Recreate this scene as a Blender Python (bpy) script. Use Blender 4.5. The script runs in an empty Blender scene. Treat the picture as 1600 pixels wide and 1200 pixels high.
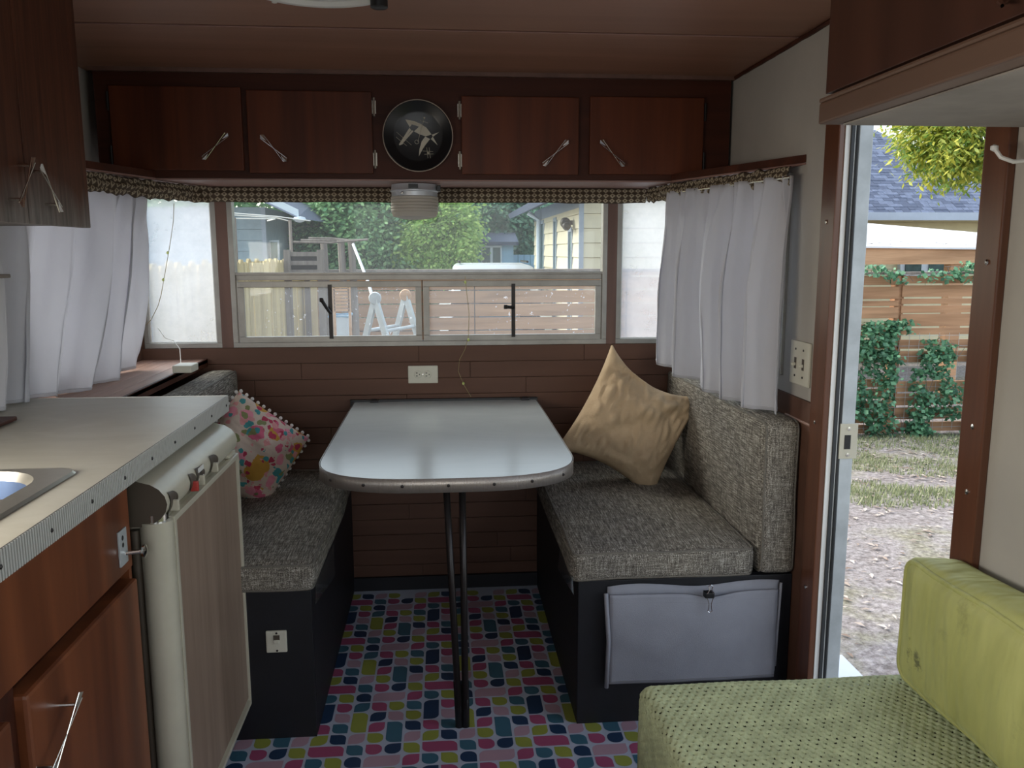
import bpy, bmesh, math, random
import numpy as np
from mathutils import Vector, Matrix, noise
random.seed(7); rs = np.random.RandomState(7)
S = bpy.context.scene; COL = S.collection
# ------------------------------------------------------------------ camera
F = 1300.0; H = 1.29; PITCH, YAW, ROLL = .15819, .08317, -.00154
fw = Vector((math.sin(YAW)*math.cos(PITCH), math.cos(YAW)*math.cos(PITCH), -math.sin(PITCH)))
rt = Vector((math.cos(YAW), -math.sin(YAW), 0)); up = rt.cross(fw)
rt, up = math.cos(ROLL)*rt + math.sin(ROLL)*up, -math.sin(ROLL)*rt + math.cos(ROLL)*up
cam = bpy.data.objects.new('camera', bpy.data.cameras.new('camera')); COL.objects.link(cam)
cam.matrix_world = Matrix(((rt.x, up.x, -fw.x, 0), (rt.y, up.y, -fw.y, 0), (rt.z, up.z, -fw.z, H), (0, 0, 0, 1)))
cam.data.sensor_width = 36; cam.data.lens = F/1600*36; cam.data.clip_start = .02; cam.data.clip_end = 200
S.camera = cam
def P(x, y, X=None, Y=None, Z=None):
    "the scene point seen at a photo position, on a known plane of the room or yard"
    d = fw*F + rt*(x-800) - up*(y-600)
    t = X/d.x if X is not None else Y/d.y if Y is not None else (Z-H)/d.z
    return Vector((0, 0, H)) + d*t
# ------------------------------------------------------------------ world, sun, fill lamps, exposure
S.view_settings.view_transform = 'Standard'; S.view_settings.look = 'None'
S.view_settings.exposure = 0.0; S.view_settings.gamma = 1; S.view_settings.use_curve_mapping = False
W = bpy.data.worlds.new('world'); S.world = W; W.use_nodes = True
nt = W.node_tree; sky = nt.nodes.new('ShaderNodeTexSky'); sky.sky_type = 'NISHITA'
sky.sun_disc = False; sky.sun_elevation = math.radians(38); sky.sun_rotation = math.radians(-60)
sky.air_density = 1.2; sky.dust_density = 2.5; sky.ozone_density = 1.0
bgn = nt.nodes['Background']; hs = nt.nodes.new('ShaderNodeHueSaturation'); hs.inputs['Saturation'].default_value = .55; nt.links.new(sky.outputs[0], hs.inputs['Color']); nt.links.new(hs.outputs[0], bgn.inputs[0]); bgn.inputs[1].default_value = .54
sun = bpy.data.objects.new('sun', bpy.data.lights.new('sun', 'SUN')); COL.objects.link(sun)
sun.data.energy = 2.2; sun.data.angle = math.radians(6); sun.data.color = (1, .9, .72)
sun.rotation_euler = Vector((-.5, -.12, .86)).to_track_quat('Z', 'Y').to_euler()
def area(name, loc, target, sx, sy, e, col=(1, 1, 1)):
    l = bpy.data.lights.new(name, 'AREA'); l.shape = 'RECTANGLE'; l.size = sx; l.size_y = sy; l.energy = e; l.color = col
    o = bpy.data.objects.new(name, l); COL.objects.link(o); o.location = loc
    o.rotation_euler = (Vector(loc)-Vector(target)).to_track_quat('Z', 'Y').to_euler(); return o
# fill lamps added outside the unseen rear, sink and couch windows, for extra daylight
area('rear_window_fill', (-.05, -1.75, 1.4), (-.05, 3, .95), 1.5, .75, 9.5, (.93, .97, 1))
area('sink_window_fill', (-1.2, .75, 1.18), (1, 1.0, .6), 1.0, .36, 17, (1, .93, .82))
area('couch_window_fill', (1.12, .35, 1.2), (-1, .8, .4), 1.0, .5, 6, (.95, .98, 1))
# ------------------------------------------------------------------ helpers
ORG = {}
class MB:
    def __init__(s): s.v = []; s.f = []; s.m = []; s.uv = None
    def add(s, vs, fs, mi=0):
        o = len(s.v); s.v += [tuple(v) for v in vs]; s.f += [tuple(i+o for i in f) for f in fs]; s.m += [mi]*len(fs); return s
    def box(s, x0, x1, y0, y1, z0, z1, mi=0, bev=0, M=None):
        x0, x1 = min(x0, x1), max(x0, x1); y0, y1 = min(y0, y1), max(y0, y1); z0, z1 = min(z0, z1), max(z0, z1)
        if bev <= 0:
            vs = [(x, y, z) for x in (x0, x1) for y in (y0, y1) for z in (z0, z1)]
            fs = [(0, 1, 3, 2), (4, 6, 7, 5), (0, 4, 5, 1), (2, 3, 7, 6), (0, 2, 6, 4), (1, 5, 7, 3)]
        else:
            b = bmesh.new(); bmesh.ops.create_cube(b, size=1)
            for v in b.verts: v.co = ((x0+x1)/2+v.co.x*(x1-x0), (y0+y1)/2+v.co.y*(y1-y0), (z0+z1)/2+v.co.z*(z1-z0))
            bmesh.ops.bevel(b, geom=b.edges[:]+b.verts[:], offset=min(bev, .49*min(x1-x0, y1-y0, z1-z0)), segments=2, affect='EDGES', profile=.6)
            b.verts.index_update(); vs = [v.co.copy() for v in b.verts]; fs = [[v.index for v in f.verts] for f in b.faces]; b.free()
        if M is not None: vs = [M @ Vector(v) for v in vs]
        return s.add(vs, fs, mi)
    def tube(s, pts, r, n=8, mi=0, closed=False, r1=None):
        pts = [Vector(p) for p in pts]; N = len(pts); vs = []; fs = []; prev = None
        for i, p in enumerate(pts):
            if closed: t = pts[(i+1) % N]-pts[i-1]
            else: t = pts[min(i+1, N-1)]-pts[max(i-1, 0)]
            t.normalize()
            if prev is None: a = t.cross(Vector((0, 0, 1)) if abs(t.z) < .9 else Vector((1, 0, 0)))
            else: a = prev - t*prev.dot(t)
            a.normalize(); prev = a; b = t.cross(a)
            rr = r if r1 is None else r+(r1-r)*i/(N-1)
            vs += [p+(a*math.cos(k*2*math.pi/n)+b*math.sin(k*2*math.pi/n))*rr for k in range(n)]
        for i in range(N if closed else N-1):
            j = (i+1) % N
            fs += [(i*n+k, i*n+(k+1) % n, j*n+(k+1) % n, j*n+k) for k in range(n)]
        if not closed: fs += [tuple(range(n)), tuple((N-1)*n+k for k in range(n))]
        return s.add(vs, fs, mi)
    def lathe(s, prof, c, n=32, axis='Z', mi=0):
        vs = []; fs = []
        for (r, h) in prof:
            for k in range(n):
                a = 2*math.pi*k/n; q = (r*math.cos(a), r*math.sin(a), h)
                if axis == 'Y': q = (q[0], q[2], q[1])
                if axis == 'X': q = (q[2], q[0], q[1])
                vs.append((c[0]+q[0], c[1]+q[1], c[2]+q[2]))
        for i in range(len(prof)-1): fs += [(i*n+k, i*n+(k+1) % n, (i+1)*n+(k+1) % n, (i+1)*n+k) for k in range(n)]
        fs += [tuple(range(n)), tuple((len(prof)-1)*n+k for k in range(n))]
        return s.add(vs, fs, mi)
    def prism(s, poly, o, u, v, th, mi=0):
        "polygon in the plane o+u,v extruded by th along u x v"
        o, u, v = Vector(o), Vector(u), Vector(v); w = u.cross(v).normalized()*th; n = len(poly)
        a = [o+u*p[0]+v*p[1] for p in poly]
        return s.add(a+[p+w for p in a], [tuple(range(n)), tuple(range(2*n-1, n-1, -1))]+[(i, (i+1) % n, n+(i+1) % n, n+i) for i in range(n)], mi)
    def grid(s, fn, nu, nv, mi=0, wrap=False):
        vs = [fn(i/nu, j/nv) for j in range(nv+1) for i in range(nu+1)]
        fs = [(j*(nu+1)+i, j*(nu+1)+i+1, (j+1)*(nu+1)+i+1, (j+1)*(nu+1)+i) for j in range(nv) for i in range(nu)]
        s.uv = [(i/nu, j/nv) for j in range(nv+1) for i in range(nu+1)]
        return s.add(vs, fs, mi)
    def build(s, name, mat, parent=None, smooth=False, kind=None, thick=0, fix=True, label=None):
        me = bpy.data.meshes.new(name); og = ORG.get(parent.name, Vector((0, 0, 0))) if parent else Vector((0, 0, 0))
        vv = np.array([tuple(v) for v in s.v], dtype=float)-np.array(og)
        me.from_pydata(vv.tolist(), [], s.f)
        for m in (mat if isinstance(mat, (list, tuple)) else [mat]): me.materials.append(m)
        if any(s.m): me.polygons.foreach_set('material_index', s.m)
        if s.uv and len(s.uv) == len(s.v):
            ul = me.uv_layers.new(name='UVMap'); idx = np.empty(len(me.loops), dtype=np.int32); me.loops.foreach_get('vertex_index', idx)
            ul.data.foreach_set('uv', np.array(s.uv)[idx].ravel())
        if fix and len(s.f) < 20000:
            b = bmesh.new(); b.from_mesh(me); bmesh.ops.recalc_face_normals(b, faces=b.faces[:]); b.to_mesh(me); b.free()
        if smooth:
            me.polygons.foreach_set('use_smooth', [True]*len(me.polygons))
            if smooth == 'a': me.set_sharp_from_angle(angle=math.radians(40))
        o = bpy.data.objects.new(name, me); COL.objects.link(o)
        if parent: o.parent = parent
        ORG[o.name] = og
        if kind: o['kind'] = kind
        if label: o['label'] = label
        if thick:
            md = o.modifiers.new('thick', 'SOLIDIFY'); md.thickness = thick; md.offset = 0
        return o
def thing(name, label, cat, loc=(0, 0, 0), group=None):
    o = bpy.data.objects.new(name, None); COL.objects.link(o); o.location = loc; o.empty_display_size = .05
    o['label'] = label; o['category'] = cat
    if group: o['group'] = group
    ORG[o.name] = Vector(loc); return o
def tag(o, label, cat, group=None):
    o['label'] = label; o['category'] = cat
    if group: o['group'] = group
    return o
def struct(o, kind='structure'):
    o['kind'] = kind; return o
def B(*a, **k): return MB().box(*a, **k)
# ------------------------------------------------------------------ materials
def newmat(name):
    m = bpy.data.materials.new(name); m.use_nodes = True; return m, m.node_tree, m.node_tree.nodes['Principled BSDF']
def ramp(nt, fac, stops):
    r = nt.nodes.new('ShaderNodeValToRGB'); el = r.color_ramp.elements
    while len(el) < len(stops): el.new(.5)
    for e, (p, c) in zip(el, stops): e.position = p; e.color = (*c, 1)
    nt.links.new(fac, r.inputs[0]); return r.outputs[0]
def tex(nt, scale=(1, 1, 1), kind='Noise', sc=1.0, detail=4, rough=.6, dist=0, coord='Object'):
    tc = nt.nodes.new('ShaderNodeTexCoord'); mp = nt.nodes.new('ShaderNodeMapping'); mp.inputs['Scale'].default_value = scale
    nt.links.new(tc.outputs[coord], mp.inputs[0]); t = nt.nodes.new('ShaderNodeTex'+kind); nt.links.new(mp.outputs[0], t.inputs['Vector'])
    t.inputs['Scale'].default_value = sc
    if kind == 'Noise':
        t.inputs['Detail'].default_value = detail; t.inputs['Roughness'].default_value = rough; t.inputs['Distortion'].default_value = dist
    return t
def math_(nt, op, a, b=None, c=None):
    n = nt.nodes.new('ShaderNodeMath'); n.operation = op
    for i, q in enumerate((a, b, c)):
        if q is None: continue
        if isinstance(q, (int, float)): n.inputs[i].default_value = q
        else: nt.links.new(q, n.inputs[i])
    return n.outputs[0]
def mix(nt, fac, a, b, mode='MIX'):
    n = nt.nodes.new('ShaderNodeMix'); n.data_type = 'RGBA'; n.blend_type = mode
    for q, i in ((fac, 0), (a, 6), (b, 7)):
        if isinstance(q, (int, float)): n.inputs[i].default_value = q
        elif isinstance(q, tuple): n.inputs[i].default_value = (*q, 1)
        else: nt.links.new(q, n.inputs[i])
    return n.outputs[2]
def bump(nt, b, h, strength=.3, dist=.002):
    n = nt.nodes.new('ShaderNodeBump'); n.inputs['Strength'].default_value = strength; n.inputs['Distance'].default_value = dist
    nt.links.new(h, n.inputs['Height']); nt.links.new(n.outputs[0], b.inputs['Normal'])
def plain(name, c, rough=.5, metal=0, var=.15, sc=8, bmp=0, bsc=60, spec=.5):
    m, nt, b = newmat(name); t = tex(nt, sc=sc)
    lo = tuple(x*(1-var) for x in c); hi = tuple(min(1, x*(1+var)) for x in c)
    nt.links.new(ramp(nt, t.outputs[0], [(.3, lo), (.7, hi)]), b.inputs['Base Color'])
    b.inputs['Roughness'].default_value = rough; b.inputs['Metallic'].default_value = metal; b.inputs['Specular IOR Level'].default_value = spec
    if bmp: bump(nt, b, tex(nt, sc=bsc).outputs[0], bmp, .003)
    return m
def wood(name, dark, light, axis='z', rough=.4, sc=1.0, spec=.5, grainsc=40, blotch=.35):
    m, nt, b = newmat(name); k = {'x': (.06, 1, 1), 'y': (1, .06, 1), 'z': (1, 1, .06)}[axis]
    g = tex(nt, k, sc=grainsc*sc, detail=6, dist=.6); g2 = tex(nt, k, sc=7*sc, detail=3, dist=1.2)
    c1 = ramp(nt, g.outputs[0], [(.3, dark), (.72, light)])
    c2 = ramp(nt, g2.outputs[0], [(.3, tuple(x*(1-blotch) for x in dark)), (.75, tuple(x*(1+blotch) for x in light))])
    nt.links.new(mix(nt, .5, c1, c2), b.inputs['Base Color'])
    b.inputs['Roughness'].default_value = rough; b.inputs['Specular IOR Level'].default_value = spec
    bump(nt, b, g.outputs[0], .12, .001); return m
M = {}
M['cab'] = wood('cabinet_mahogany', (.050, .012, .005), (.13, .032, .010), 'z', .45, grainsc=18, spec=.28)
M['cabx'] = wood('cabinet_frame_wood', (.034, .010, .006), (.080, .022, .010), 'x', .5, grainsc=22, spec=.22)
M['caby'] = wood('cabinet_mahogany_y', (.028, .0095, .0055), (.060, .022, .012), 'z', .4, grainsc=22)
M['cablow'] = wood('lower_cabinet_wood', (.085, .024, .009), (.20, .062, .023), 'z', .36, grainsc=16)
M['plank'] = wood('plank_paneling', (.092, .044, .028), (.135, .066, .043), 'x', .55, spec=.3, grainsc=14, blotch=.15)
M['ceil'] = wood('ceiling_panel', (.25, .118, .075), (.32, .158, .102), 'x', .5, grainsc=10, blotch=.15)
M['frame'] = wood('door_frame_wood', (.070, .026, .014), (.14, .052, .025), 'z', .32, grainsc=30)
M['rail'] = wood('weathered_rail_wood', (.065, .036, .024), (.13, .075, .05), 'y', .5, grainsc=12)
M['under'] = plain('stained_soffit', (.23, .205, .18), .6, sc=6, var=.25)
M['mullion'] = wood('window_mullion_wood', (.10, .05, .037), (.17, .088, .065), 'z', .5, grainsc=20, blotch=.15)
M['trimpink'] = wood('underside_trim', (.22, .12, .10), (.30, .17, .14), 'x', .5, blotch=.1)
M['ledge'] = wood('ledge_wood', (.30, .17, .125), (.46, .28, .21), 'y', .5, grainsc=18)
M['wall'] = plain('off_white_wall', (.40, .375, .335), .6, sc=3, var=.08, bmp=.1)
M['wallrear'] = plain('rear_wall_paint', (.42, .36, .30), .6, sc=3, var=.08)
M['black'] = plain('matte_black_paint', (.006, .0065, .010), .55, sc=10, var=.3, bmp=.15)
M['blackpl'] = plain('black_plastic', (.008, .008, .009), .4)
M['blackmet'] = plain('black_metal', (.022, .018, .018), .35, .4)
M['alu'] = plain('aluminium_frame', (.34, .325, .30), .42, .6, var=.12, sc=14)
M['aluw'] = plain('aluminium_jamb', (.42, .45, .46), .5, .25, var=.15, sc=14)
M['chrome'] = plain('chrome', (.75, .74, .7), .18, 1, var=.05)
M['steel'] = plain('sink_steel', (.10, .15, .26), .42, .6, var=.1)
M['brass'] = plain('sink_rim', (.50, .47, .40), .35, .85, var=.12)
M['ivory'] = plain('ivory_plastic', (.62, .60, .50), .35, var=.05)
M['cream'] = plain('cream_enamel', (.50, .47, .37), .32, var=.08)
M['creamd'] = plain('brown_grey_enamel', (.075, .058, .042), .45, var=.1)
M['rubber'] = plain('dark_rubber', (.02, .022, .024), .6)
M['greyfab'] = plain('grey_canvas', (.29, .30, .345), .8, var=.12, sc=5, bmp=.3, bsc=500)
M['red'] = plain('red_enamel', (.4, .04, .03), .4)
M['white'] = plain('white_plastic', (.75, .75, .72), .4, var=.04)
M['wire'] = plain('copper_wire', (.35, .28, .14), .4, .6)
M['led'] = plain('lime_bead', (.55, .62, .2), .3)
# table laminate / counter
def laminate(name, a, b_, rough, axis=(3, 10, 3), stain=None):
    m, nt, b = newmat(name); t = tex(nt, axis, sc=1.6, detail=7, dist=1.5)
    c = ramp(nt, t.outputs[0], [(.3, a), (.7, b_)])
    if stain:
        t2 = tex(nt, (1, 1, 1), sc=2.2, detail=5); f = math_(nt, 'MULTIPLY', math_(nt, 'SUBTRACT', t2.outputs[0], .45), 2.2)
        c = mix(nt, f, c, stain)
    nt.links.new(c, b.inputs['Base Color']); b.inputs['Roughness'].default_value = rough
    return m
M['table'] = laminate('table_laminate', (.50, .54, .53), (.56, .60, .59), .22, (1, 2.5, 1))
M['counter'] = laminate('counter_linoleum', (.44, .42, .35), (.53, .51, .435), .42, (2.5, 5, 3), (.40, .36, .27))
def ribbed(name, c, axis, sc):
    m, nt, b = newmat(name); tc = nt.nodes.new('ShaderNodeTexCoord'); sp = nt.nodes.new('ShaderNodeSeparateXYZ'); nt.links.new(tc.outputs['Object'], sp.inputs[0])
    w = math_(nt, 'PINGPONG', math_(nt, 'MULTIPLY', sp.outputs[axis], sc), .5)
    b.inputs['Base Color'].default_value = (*c, 1); b.inputs['Metallic'].default_value = .6; b.inputs['Roughness'].default_value = .4
    bump(nt, b, w, .6, .002); return m
M['ribtab'] = ribbed('ribbed_metal_band', (.32, .29, .265), 0, 300)
# translucent cloth
def cloth(name, c, tr=.35, rough=.9, bmp=.2, bsc=300):
    m, nt, b = newmat(name); t = tex(nt, sc=6); nt.links.new(ramp(nt, t.outputs[0], [(.3, tuple(x*.95 for x in c)), (.7, c)]), b.inputs['Base Color'])
    b.inputs['Roughness'].default_value = rough; b.inputs['Specular IOR Level'].default_value = .2
    bump(nt, b, tex(nt, sc=bsc).outputs[0], bmp, .001)
    tl = nt.nodes.new('ShaderNodeBsdfTranslucent'); tl.inputs[0].default_value = (*c, 1)
    mx = nt.nodes.new('ShaderNodeMixShader'); mx.inputs[0].default_value = tr
    nt.links.new(b.outputs[0], mx.inputs[1]); nt.links.new(tl.outputs[0], mx.inputs[2])
    nt.links.new(mx.outputs[0], nt.nodes['Material Output'].inputs[0]); return m
M['curtain'] = cloth('white_curtain_cotton', (.72, .72, .76), .38)
# glass and cloudy storm film
def glass(name, haze, tint=(.93, .96, .95), hz=(.9, .93, 1), gl=.06, spots=0):
    m, nt, b = newmat(name); nt.nodes.remove(b)
    t = nt.nodes.new('ShaderNodeBsdfTransparent'); t.inputs[0].default_value = (*tint, 1)
    g = nt.nodes.new('ShaderNodeBsdfGlossy'); g.inputs['Roughness'].default_value = .03
    tl = nt.nodes.new('ShaderNodeBsdfTranslucent'); tl.inputs[0].default_value = (*hz, 1)
    a = nt.nodes.new('ShaderNodeMixShader'); a.inputs[0].default_value = gl
    nt.links.new(t.outputs[0], a.inputs[1]); nt.links.new(g.outputs[0], a.inputs[2])
    n = tex(nt, sc=5, detail=8, rough=.7); fac = math_(nt, 'MULTIPLY', math_(nt, 'ADD', n.outputs[0], .5), haze)
    if spots:
        v = tex(nt, sc=95, detail=2); s2 = math_(nt, 'MULTIPLY', math_(nt, 'GREATER_THAN', v.outputs[0], .70), spots)
        n2 = tex(nt, sc=7, detail=3); fac = math_(nt, 'ADD', fac, math_(nt, 'MULTIPLY', s2, math_(nt, 'GREATER_THAN', n2.outputs[0], .48)))
    c = nt.nodes.new('ShaderNodeMixShader'); nt.links.new(fac, c.inputs[0])
    nt.links.new(a.outputs[0], c.inputs[1]); nt.links.new(tl.outputs[0], c.inputs[2])
    nt.links.new(c.outputs[0], nt.nodes['Material Output'].inputs[0]); return m
M['glass'] = glass('window_glass', .022, gl=.010); M['glasslow'] = glass('dusty_lower_glass', .06, spots=.35, gl=.010)
M['film'] = glass('cloudy_storm_film', .28, gl=.012); M['vinyl'] = glass('clear_vinyl', .10, gl=.1)
# tweed
def tweed(name, k=1.0):
    m, nt, b = newmat(name)
    a = tex(nt, (1, .055, 1), sc=400, detail=2); c = tex(nt, (.08, 1, 1), sc=400, detail=2); d = tex(nt, (1, 1, .07), sc=400, detail=2)
    s = math_(nt, 'ADD', math_(nt, 'MULTIPLY', a.outputs[0], .45), math_(nt, 'ADD', math_(nt, 'MULTIPLY', c.outputs[0], .25), math_(nt, 'MULTIPLY', d.outputs[0], .3)))
    col = ramp(nt, s, [(.40, (.05*k, .044*k, .038*k)), (.475, (.125*k, .113*k, .094*k)), (.53, (.20*k, .185*k, .155*k)), (.60, (.42*k, .40*k, .35*k))])
    big = tex(nt, sc=4, detail=2); col = mix(nt, 1.0, col, ramp(nt, big.outputs[0], [(.3, (.8, .8, .82)), (.7, (1, .98, .95))]), 'MULTIPLY')
    nt.links.new(col, b.inputs['Base Color']); b.inputs['Roughness'].default_value = .85; b.inputs['Specular IOR Level'].default_value = .25
    bump(nt, b, s, .7, .002); return m
M['tweed'] = tweed('grey_tweed', 1.35); M['piping'] = plain('cushion_piping', (.16, .145, .12), .7, var=.3, sc=200)
def velvet():
    m, nt, b = newmat('lime_velvet'); t = tex(nt, (1, 1, .35), sc=7, detail=5); st = tex(nt, sc=5, detail=6, rough=.75)
    c = ramp(nt, t.outputs[0], [(.3, (.33, .335, .10)), (.7, (.50, .50, .18))])
    f = math_(nt, 'MULTIPLY', math_(nt, 'SUBTRACT', st.outputs[0], .62), 3.5); f = math_(nt, 'MAXIMUM', f, 0)
    tc = nt.nodes.new('ShaderNodeTexCoord'); vd = nt.nodes.new('ShaderNodeVectorMath'); vd.operation = 'DISTANCE'; nt.links.new(tc.outputs['Object'], vd.inputs[0]); vd.inputs[1].default_value = (-.06, .455, .065)
    sm = tex(nt, sc=45, detail=6, rough=.8); near = math_(nt, 'MAXIMUM', math_(nt, 'SUBTRACT', 1, math_(nt, 'DIVIDE', vd.outputs['Value'], .07)), 0)
    st2 = math_(nt, 'MINIMUM', math_(nt, 'MULTIPLY', math_(nt, 'MAXIMUM', math_(nt, 'SUBTRACT', math_(nt, 'MULTIPLY', sm.outputs[0], math_(nt, 'POWER', near, .4)), .44), 0), 9), .8)
    nt.links.new(mix(nt, math_(nt, 'MAXIMUM', f, st2), c, (.06, .055, .025)), b.inputs['Base Color']); b.inputs['Roughness'].default_value = .62
    b.inputs['Sheen Weight'].default_value = .5; b.inputs['Sheen Roughness'].default_value = .4; b.inputs['Sheen Tint'].default_value = (.8, .9, .5, 1)
    pk = tex(nt, (1.2, 2.6, .7), sc=7, detail=2, dist=.3); bump(nt, b, pk.outputs[0], .7, .022); return m
M['velvet'] = velvet()
M['crochet'] = plain('green_crochet_yarn', (.55, .61, .37), .9, var=.18, sc=30, bmp=.8, bsc=700, spec=.15)
M['couchbase'] = wood('couch_base_wood', (.06, .04, .03), (.12, .085, .065), 'y', .5)
M['tan'] = plain('tan_plush', (.54, .40, .255), .95, var=.13, sc=9, bmp=.5, bsc=120, spec=.1)
def floral():
    m, nt, b = newmat('floral_print_cotton')
    tc = nt.nodes.new('ShaderNodeTexCoord'); nz = tex(nt, sc=22, detail=3)
    vm = nt.nodes.new('ShaderNodeVectorMath'); vm.operation = 'MULTIPLY_ADD'
    nt.links.new(nz.outputs['Color'], vm.inputs[0]); vm.inputs[1].default_value = (.035, .035, .035); nt.links.new(tc.outputs['Object'], vm.inputs[2])
    col = (.62, .50, .42)
    for sc_, th, stops in ((17, .5, [(0, (.62, .13, .22)), (.3, (.75, .28, .36)), (.5, (.05, .30, .34)), (.66, (.62, .13, .22)), (.85, (.55, .30, .05))]),
                          (42, .42, [(0, (.45, .04, .09)), (.35, (.06, .28, .30)), (.55, (.68, .30, .30)), (.8, (.22, .24, .10))])):
        v = nt.nodes.new('ShaderNodeTexVoronoi'); v.inputs['Scale'].default_value = sc_; nt.links.new(vm.outputs[0], v.inputs['Vector'])
        sp = nt.nodes.new('ShaderNodeSeparateColor'); nt.links.new(v.outputs['Color'], sp.inputs[0])
        rr = ramp(nt, sp.outputs[0], stops); nt.nodes[-1].color_ramp.interpolation = 'CONSTANT'
        msk = math_(nt, 'LESS_THAN', v.outputs['Distance'], math_(nt, 'MULTIPLY', sp.outputs[1], th*1.5))
        col = mix(nt, msk, col, rr)
    nt.links.new(col, b.inputs['Base Color']); b.inputs['Roughness'].default_value = .85; bump(nt, b, tex(nt, sc=60).outputs[0], .3, .004); return m
M['floral'] = floral()
def knit():
    m, nt, b = newmat('brown_knit_valance'); tc = nt.nodes.new('ShaderNodeTexCoord'); sp = nt.nodes.new('ShaderNodeSeparateXYZ'); nt.links.new(tc.outputs['UV'], sp.inputs[0])
    A = math_(nt, 'ABSOLUTE', math_(nt, 'SUBTRACT', math_(nt, 'FRACT', math_(nt, 'MULTIPLY', sp.outputs[0], 1.0)), .5))
    C_ = math_(nt, 'ABSOLUTE', math_(nt, 'SUBTRACT', math_(nt, 'FRACT', math_(nt, 'MULTIPLY', sp.outputs[1], 1.0)), .5))
    d = math_(nt, 'ADD', A, C_)
    c = ramp(nt, d, [(.0, (.10, .07, .045)), (.16, (.10, .07, .045)), (.2, (.40, .34, .24)), (.42, (.36, .30, .21)), (.48, (.085, .058, .036)), (1, (.07, .048, .03))])
    nt.links.new(c, b.inputs['Base Color']); b.inputs['Roughness'].default_value = .95
    bump(nt, b, tex(nt, sc=400).outputs[0], .8, .003); return m
M['knit'] = knit()
# outdoors
def leafmat(name, a, b_, tr=.45):
    m, nt, b = newmat(name); g = nt.nodes.new('ShaderNodeNewGeometry')
    c = ramp(nt, g.outputs['Random Per Island'], [(0, a), (1, b_)])
    nt.links.new(c, b.inputs['Base Color']); b.inputs['Roughness'].default_value = .5
    tl = nt.nodes.new('ShaderNodeBsdfTranslucent'); nt.links.new(c, tl.inputs[0])
    mx = nt.nodes.new('ShaderNodeMixShader'); mx.inputs[0].default_value = tr
    nt.links.new(b.outputs[0], mx.inputs[1]); nt.links.new(tl.outputs[0], mx.inputs[2]); nt.links.new(mx.outputs[0], nt.nodes['Material Output'].inputs[0]); return m
M['leafG'] = leafmat('green_leaves', (.11, .28, .14), (.38, .60, .28))
M['leafB'] = leafmat('bluish_leaves', (.07, .19, .14), (.22, .40, .26))
M['leafY'] = leafmat('yellow_green_leaves', (.12, .26, .06), (.62, .60, .10))
M['leafL'] = leafmat('light_green_leaves', (.20, .38, .09), (.50, .66, .20))
M['ivy'] = leafmat('ivy_leaves', (.04, .13, .075), (.16, .36, .20), .25)
M['litter'] = leafmat('fallen_leaves', (.20, .14, .10), (.55, .50, .45), .1)
M['grass'] = leafmat('grass_blades', (.12, .17, .07), (.40, .42, .24), .3)
M['bark'] = plain('bark', (.16, .14, .12), .9, var=.3, bmp=.6)
M['fenceH'] = wood('brown_fence_board', (.24, .125, .065), (.50, .29, .165), 'x', .7, grainsc=9, spec=.2)
M['fenceR'] = wood('front_fence_board', (.30, .17, .095), (.48, .29, .17), 'x', .7, grainsc=9, spec=.2)
M['fenceV'] = wood('tan_picket', (.30, .23, .11), (.60, .48, .26), 'z', .7, grainsc=14, spec=.2)
M['oldwood'] = wood('grey_weathered_wood', (.14, .12, .105), (.26, .225, .20), 'z', .8, spec=.2)
M['newwood'] = wood('new_lumber', (.42, .24, .13), (.60, .38, .23), 'x', .6, spec=.2)
M['blueside'] = plain('blue_grey_siding', (.30, .37, .41), .6, var=.08)
M['beige'] = plain('beige_siding', (.66, .60, .44), .6, var=.06)
M['yellow'] = plain('yellow_siding', (.62, .56, .36), .6, var=.06)
M['bluef'] = plain('blue_painted_boards', (.22, .38, .52), .6, var=.1)
M['trimw'] = plain('pale_trim', (.55, .62, .68), .5, var=.05)
M['eave'] = plain('grey_eave_trim', (.33, .38, .45), .5, var=.05)
M['shingle'] = plain('dark_shingle', (.065, .085, .135), .8, var=.2, sc=20, bmp=.5, bsc=200)
M['shinglb'] = plain('blue_shingle', (.11, .14, .21), .8, var=.2, sc=20, bmp=.5, bsc=200)
M['shedroof'] = plain('white_roof_sheet', (.78, .82, .88), .5, var=.05, sc=3)
M['darkglass'] = plain('dark_window_glass', (.05, .09, .09), .08, var=.3)
M['teal'] = plain('teal_window_glass', (.10, .18, .17), .1, var=.3)
M['carw'] = plain('silver_car_paint', (.62, .66, .70), .25, .2, var=.02)
def ground():
    m, nt, b = newmat('yard_dirt'); a = tex(nt, sc=1.1, detail=8, rough=.7); f = tex(nt, sc=30, detail=6, rough=.75)
    c = ramp(nt, a.outputs[0], [(.35, (.26, .23, .22)), (.5, (.36, .335, .33)), (.62, (.30, .29, .21)), (.75, (.38, .31, .25))])
    c2 = ramp(nt, f.outputs[0], [(.35, (.45, .43, .42)), (.5, (.9, .9, .9)), (.68, (1.5, 1.5, 1.55))])
    nt.links.new(mix(nt, 1.0, c, c2, 'MULTIPLY'), b.inputs['Base Color']); b.inputs['Roughness'].default_value = .95
    bump(nt, b, f.outputs[0], .9, .03); return m
M['ground'] = ground()
M['vinylbg'] = plain('vinyl_floor_white', (.50, .54, .64), .33, var=.04)
for n_, c_ in dict(mag=(.40, .09, .18), pnk=(.48, .31, .37), lim=(.33, .36, .07), tea=(.055, .15, .21), nav=(.022, .05, .11)).items():
    M['v'+n_] = plain('vinyl_print_'+n_, c_, .33, var=.06)
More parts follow.
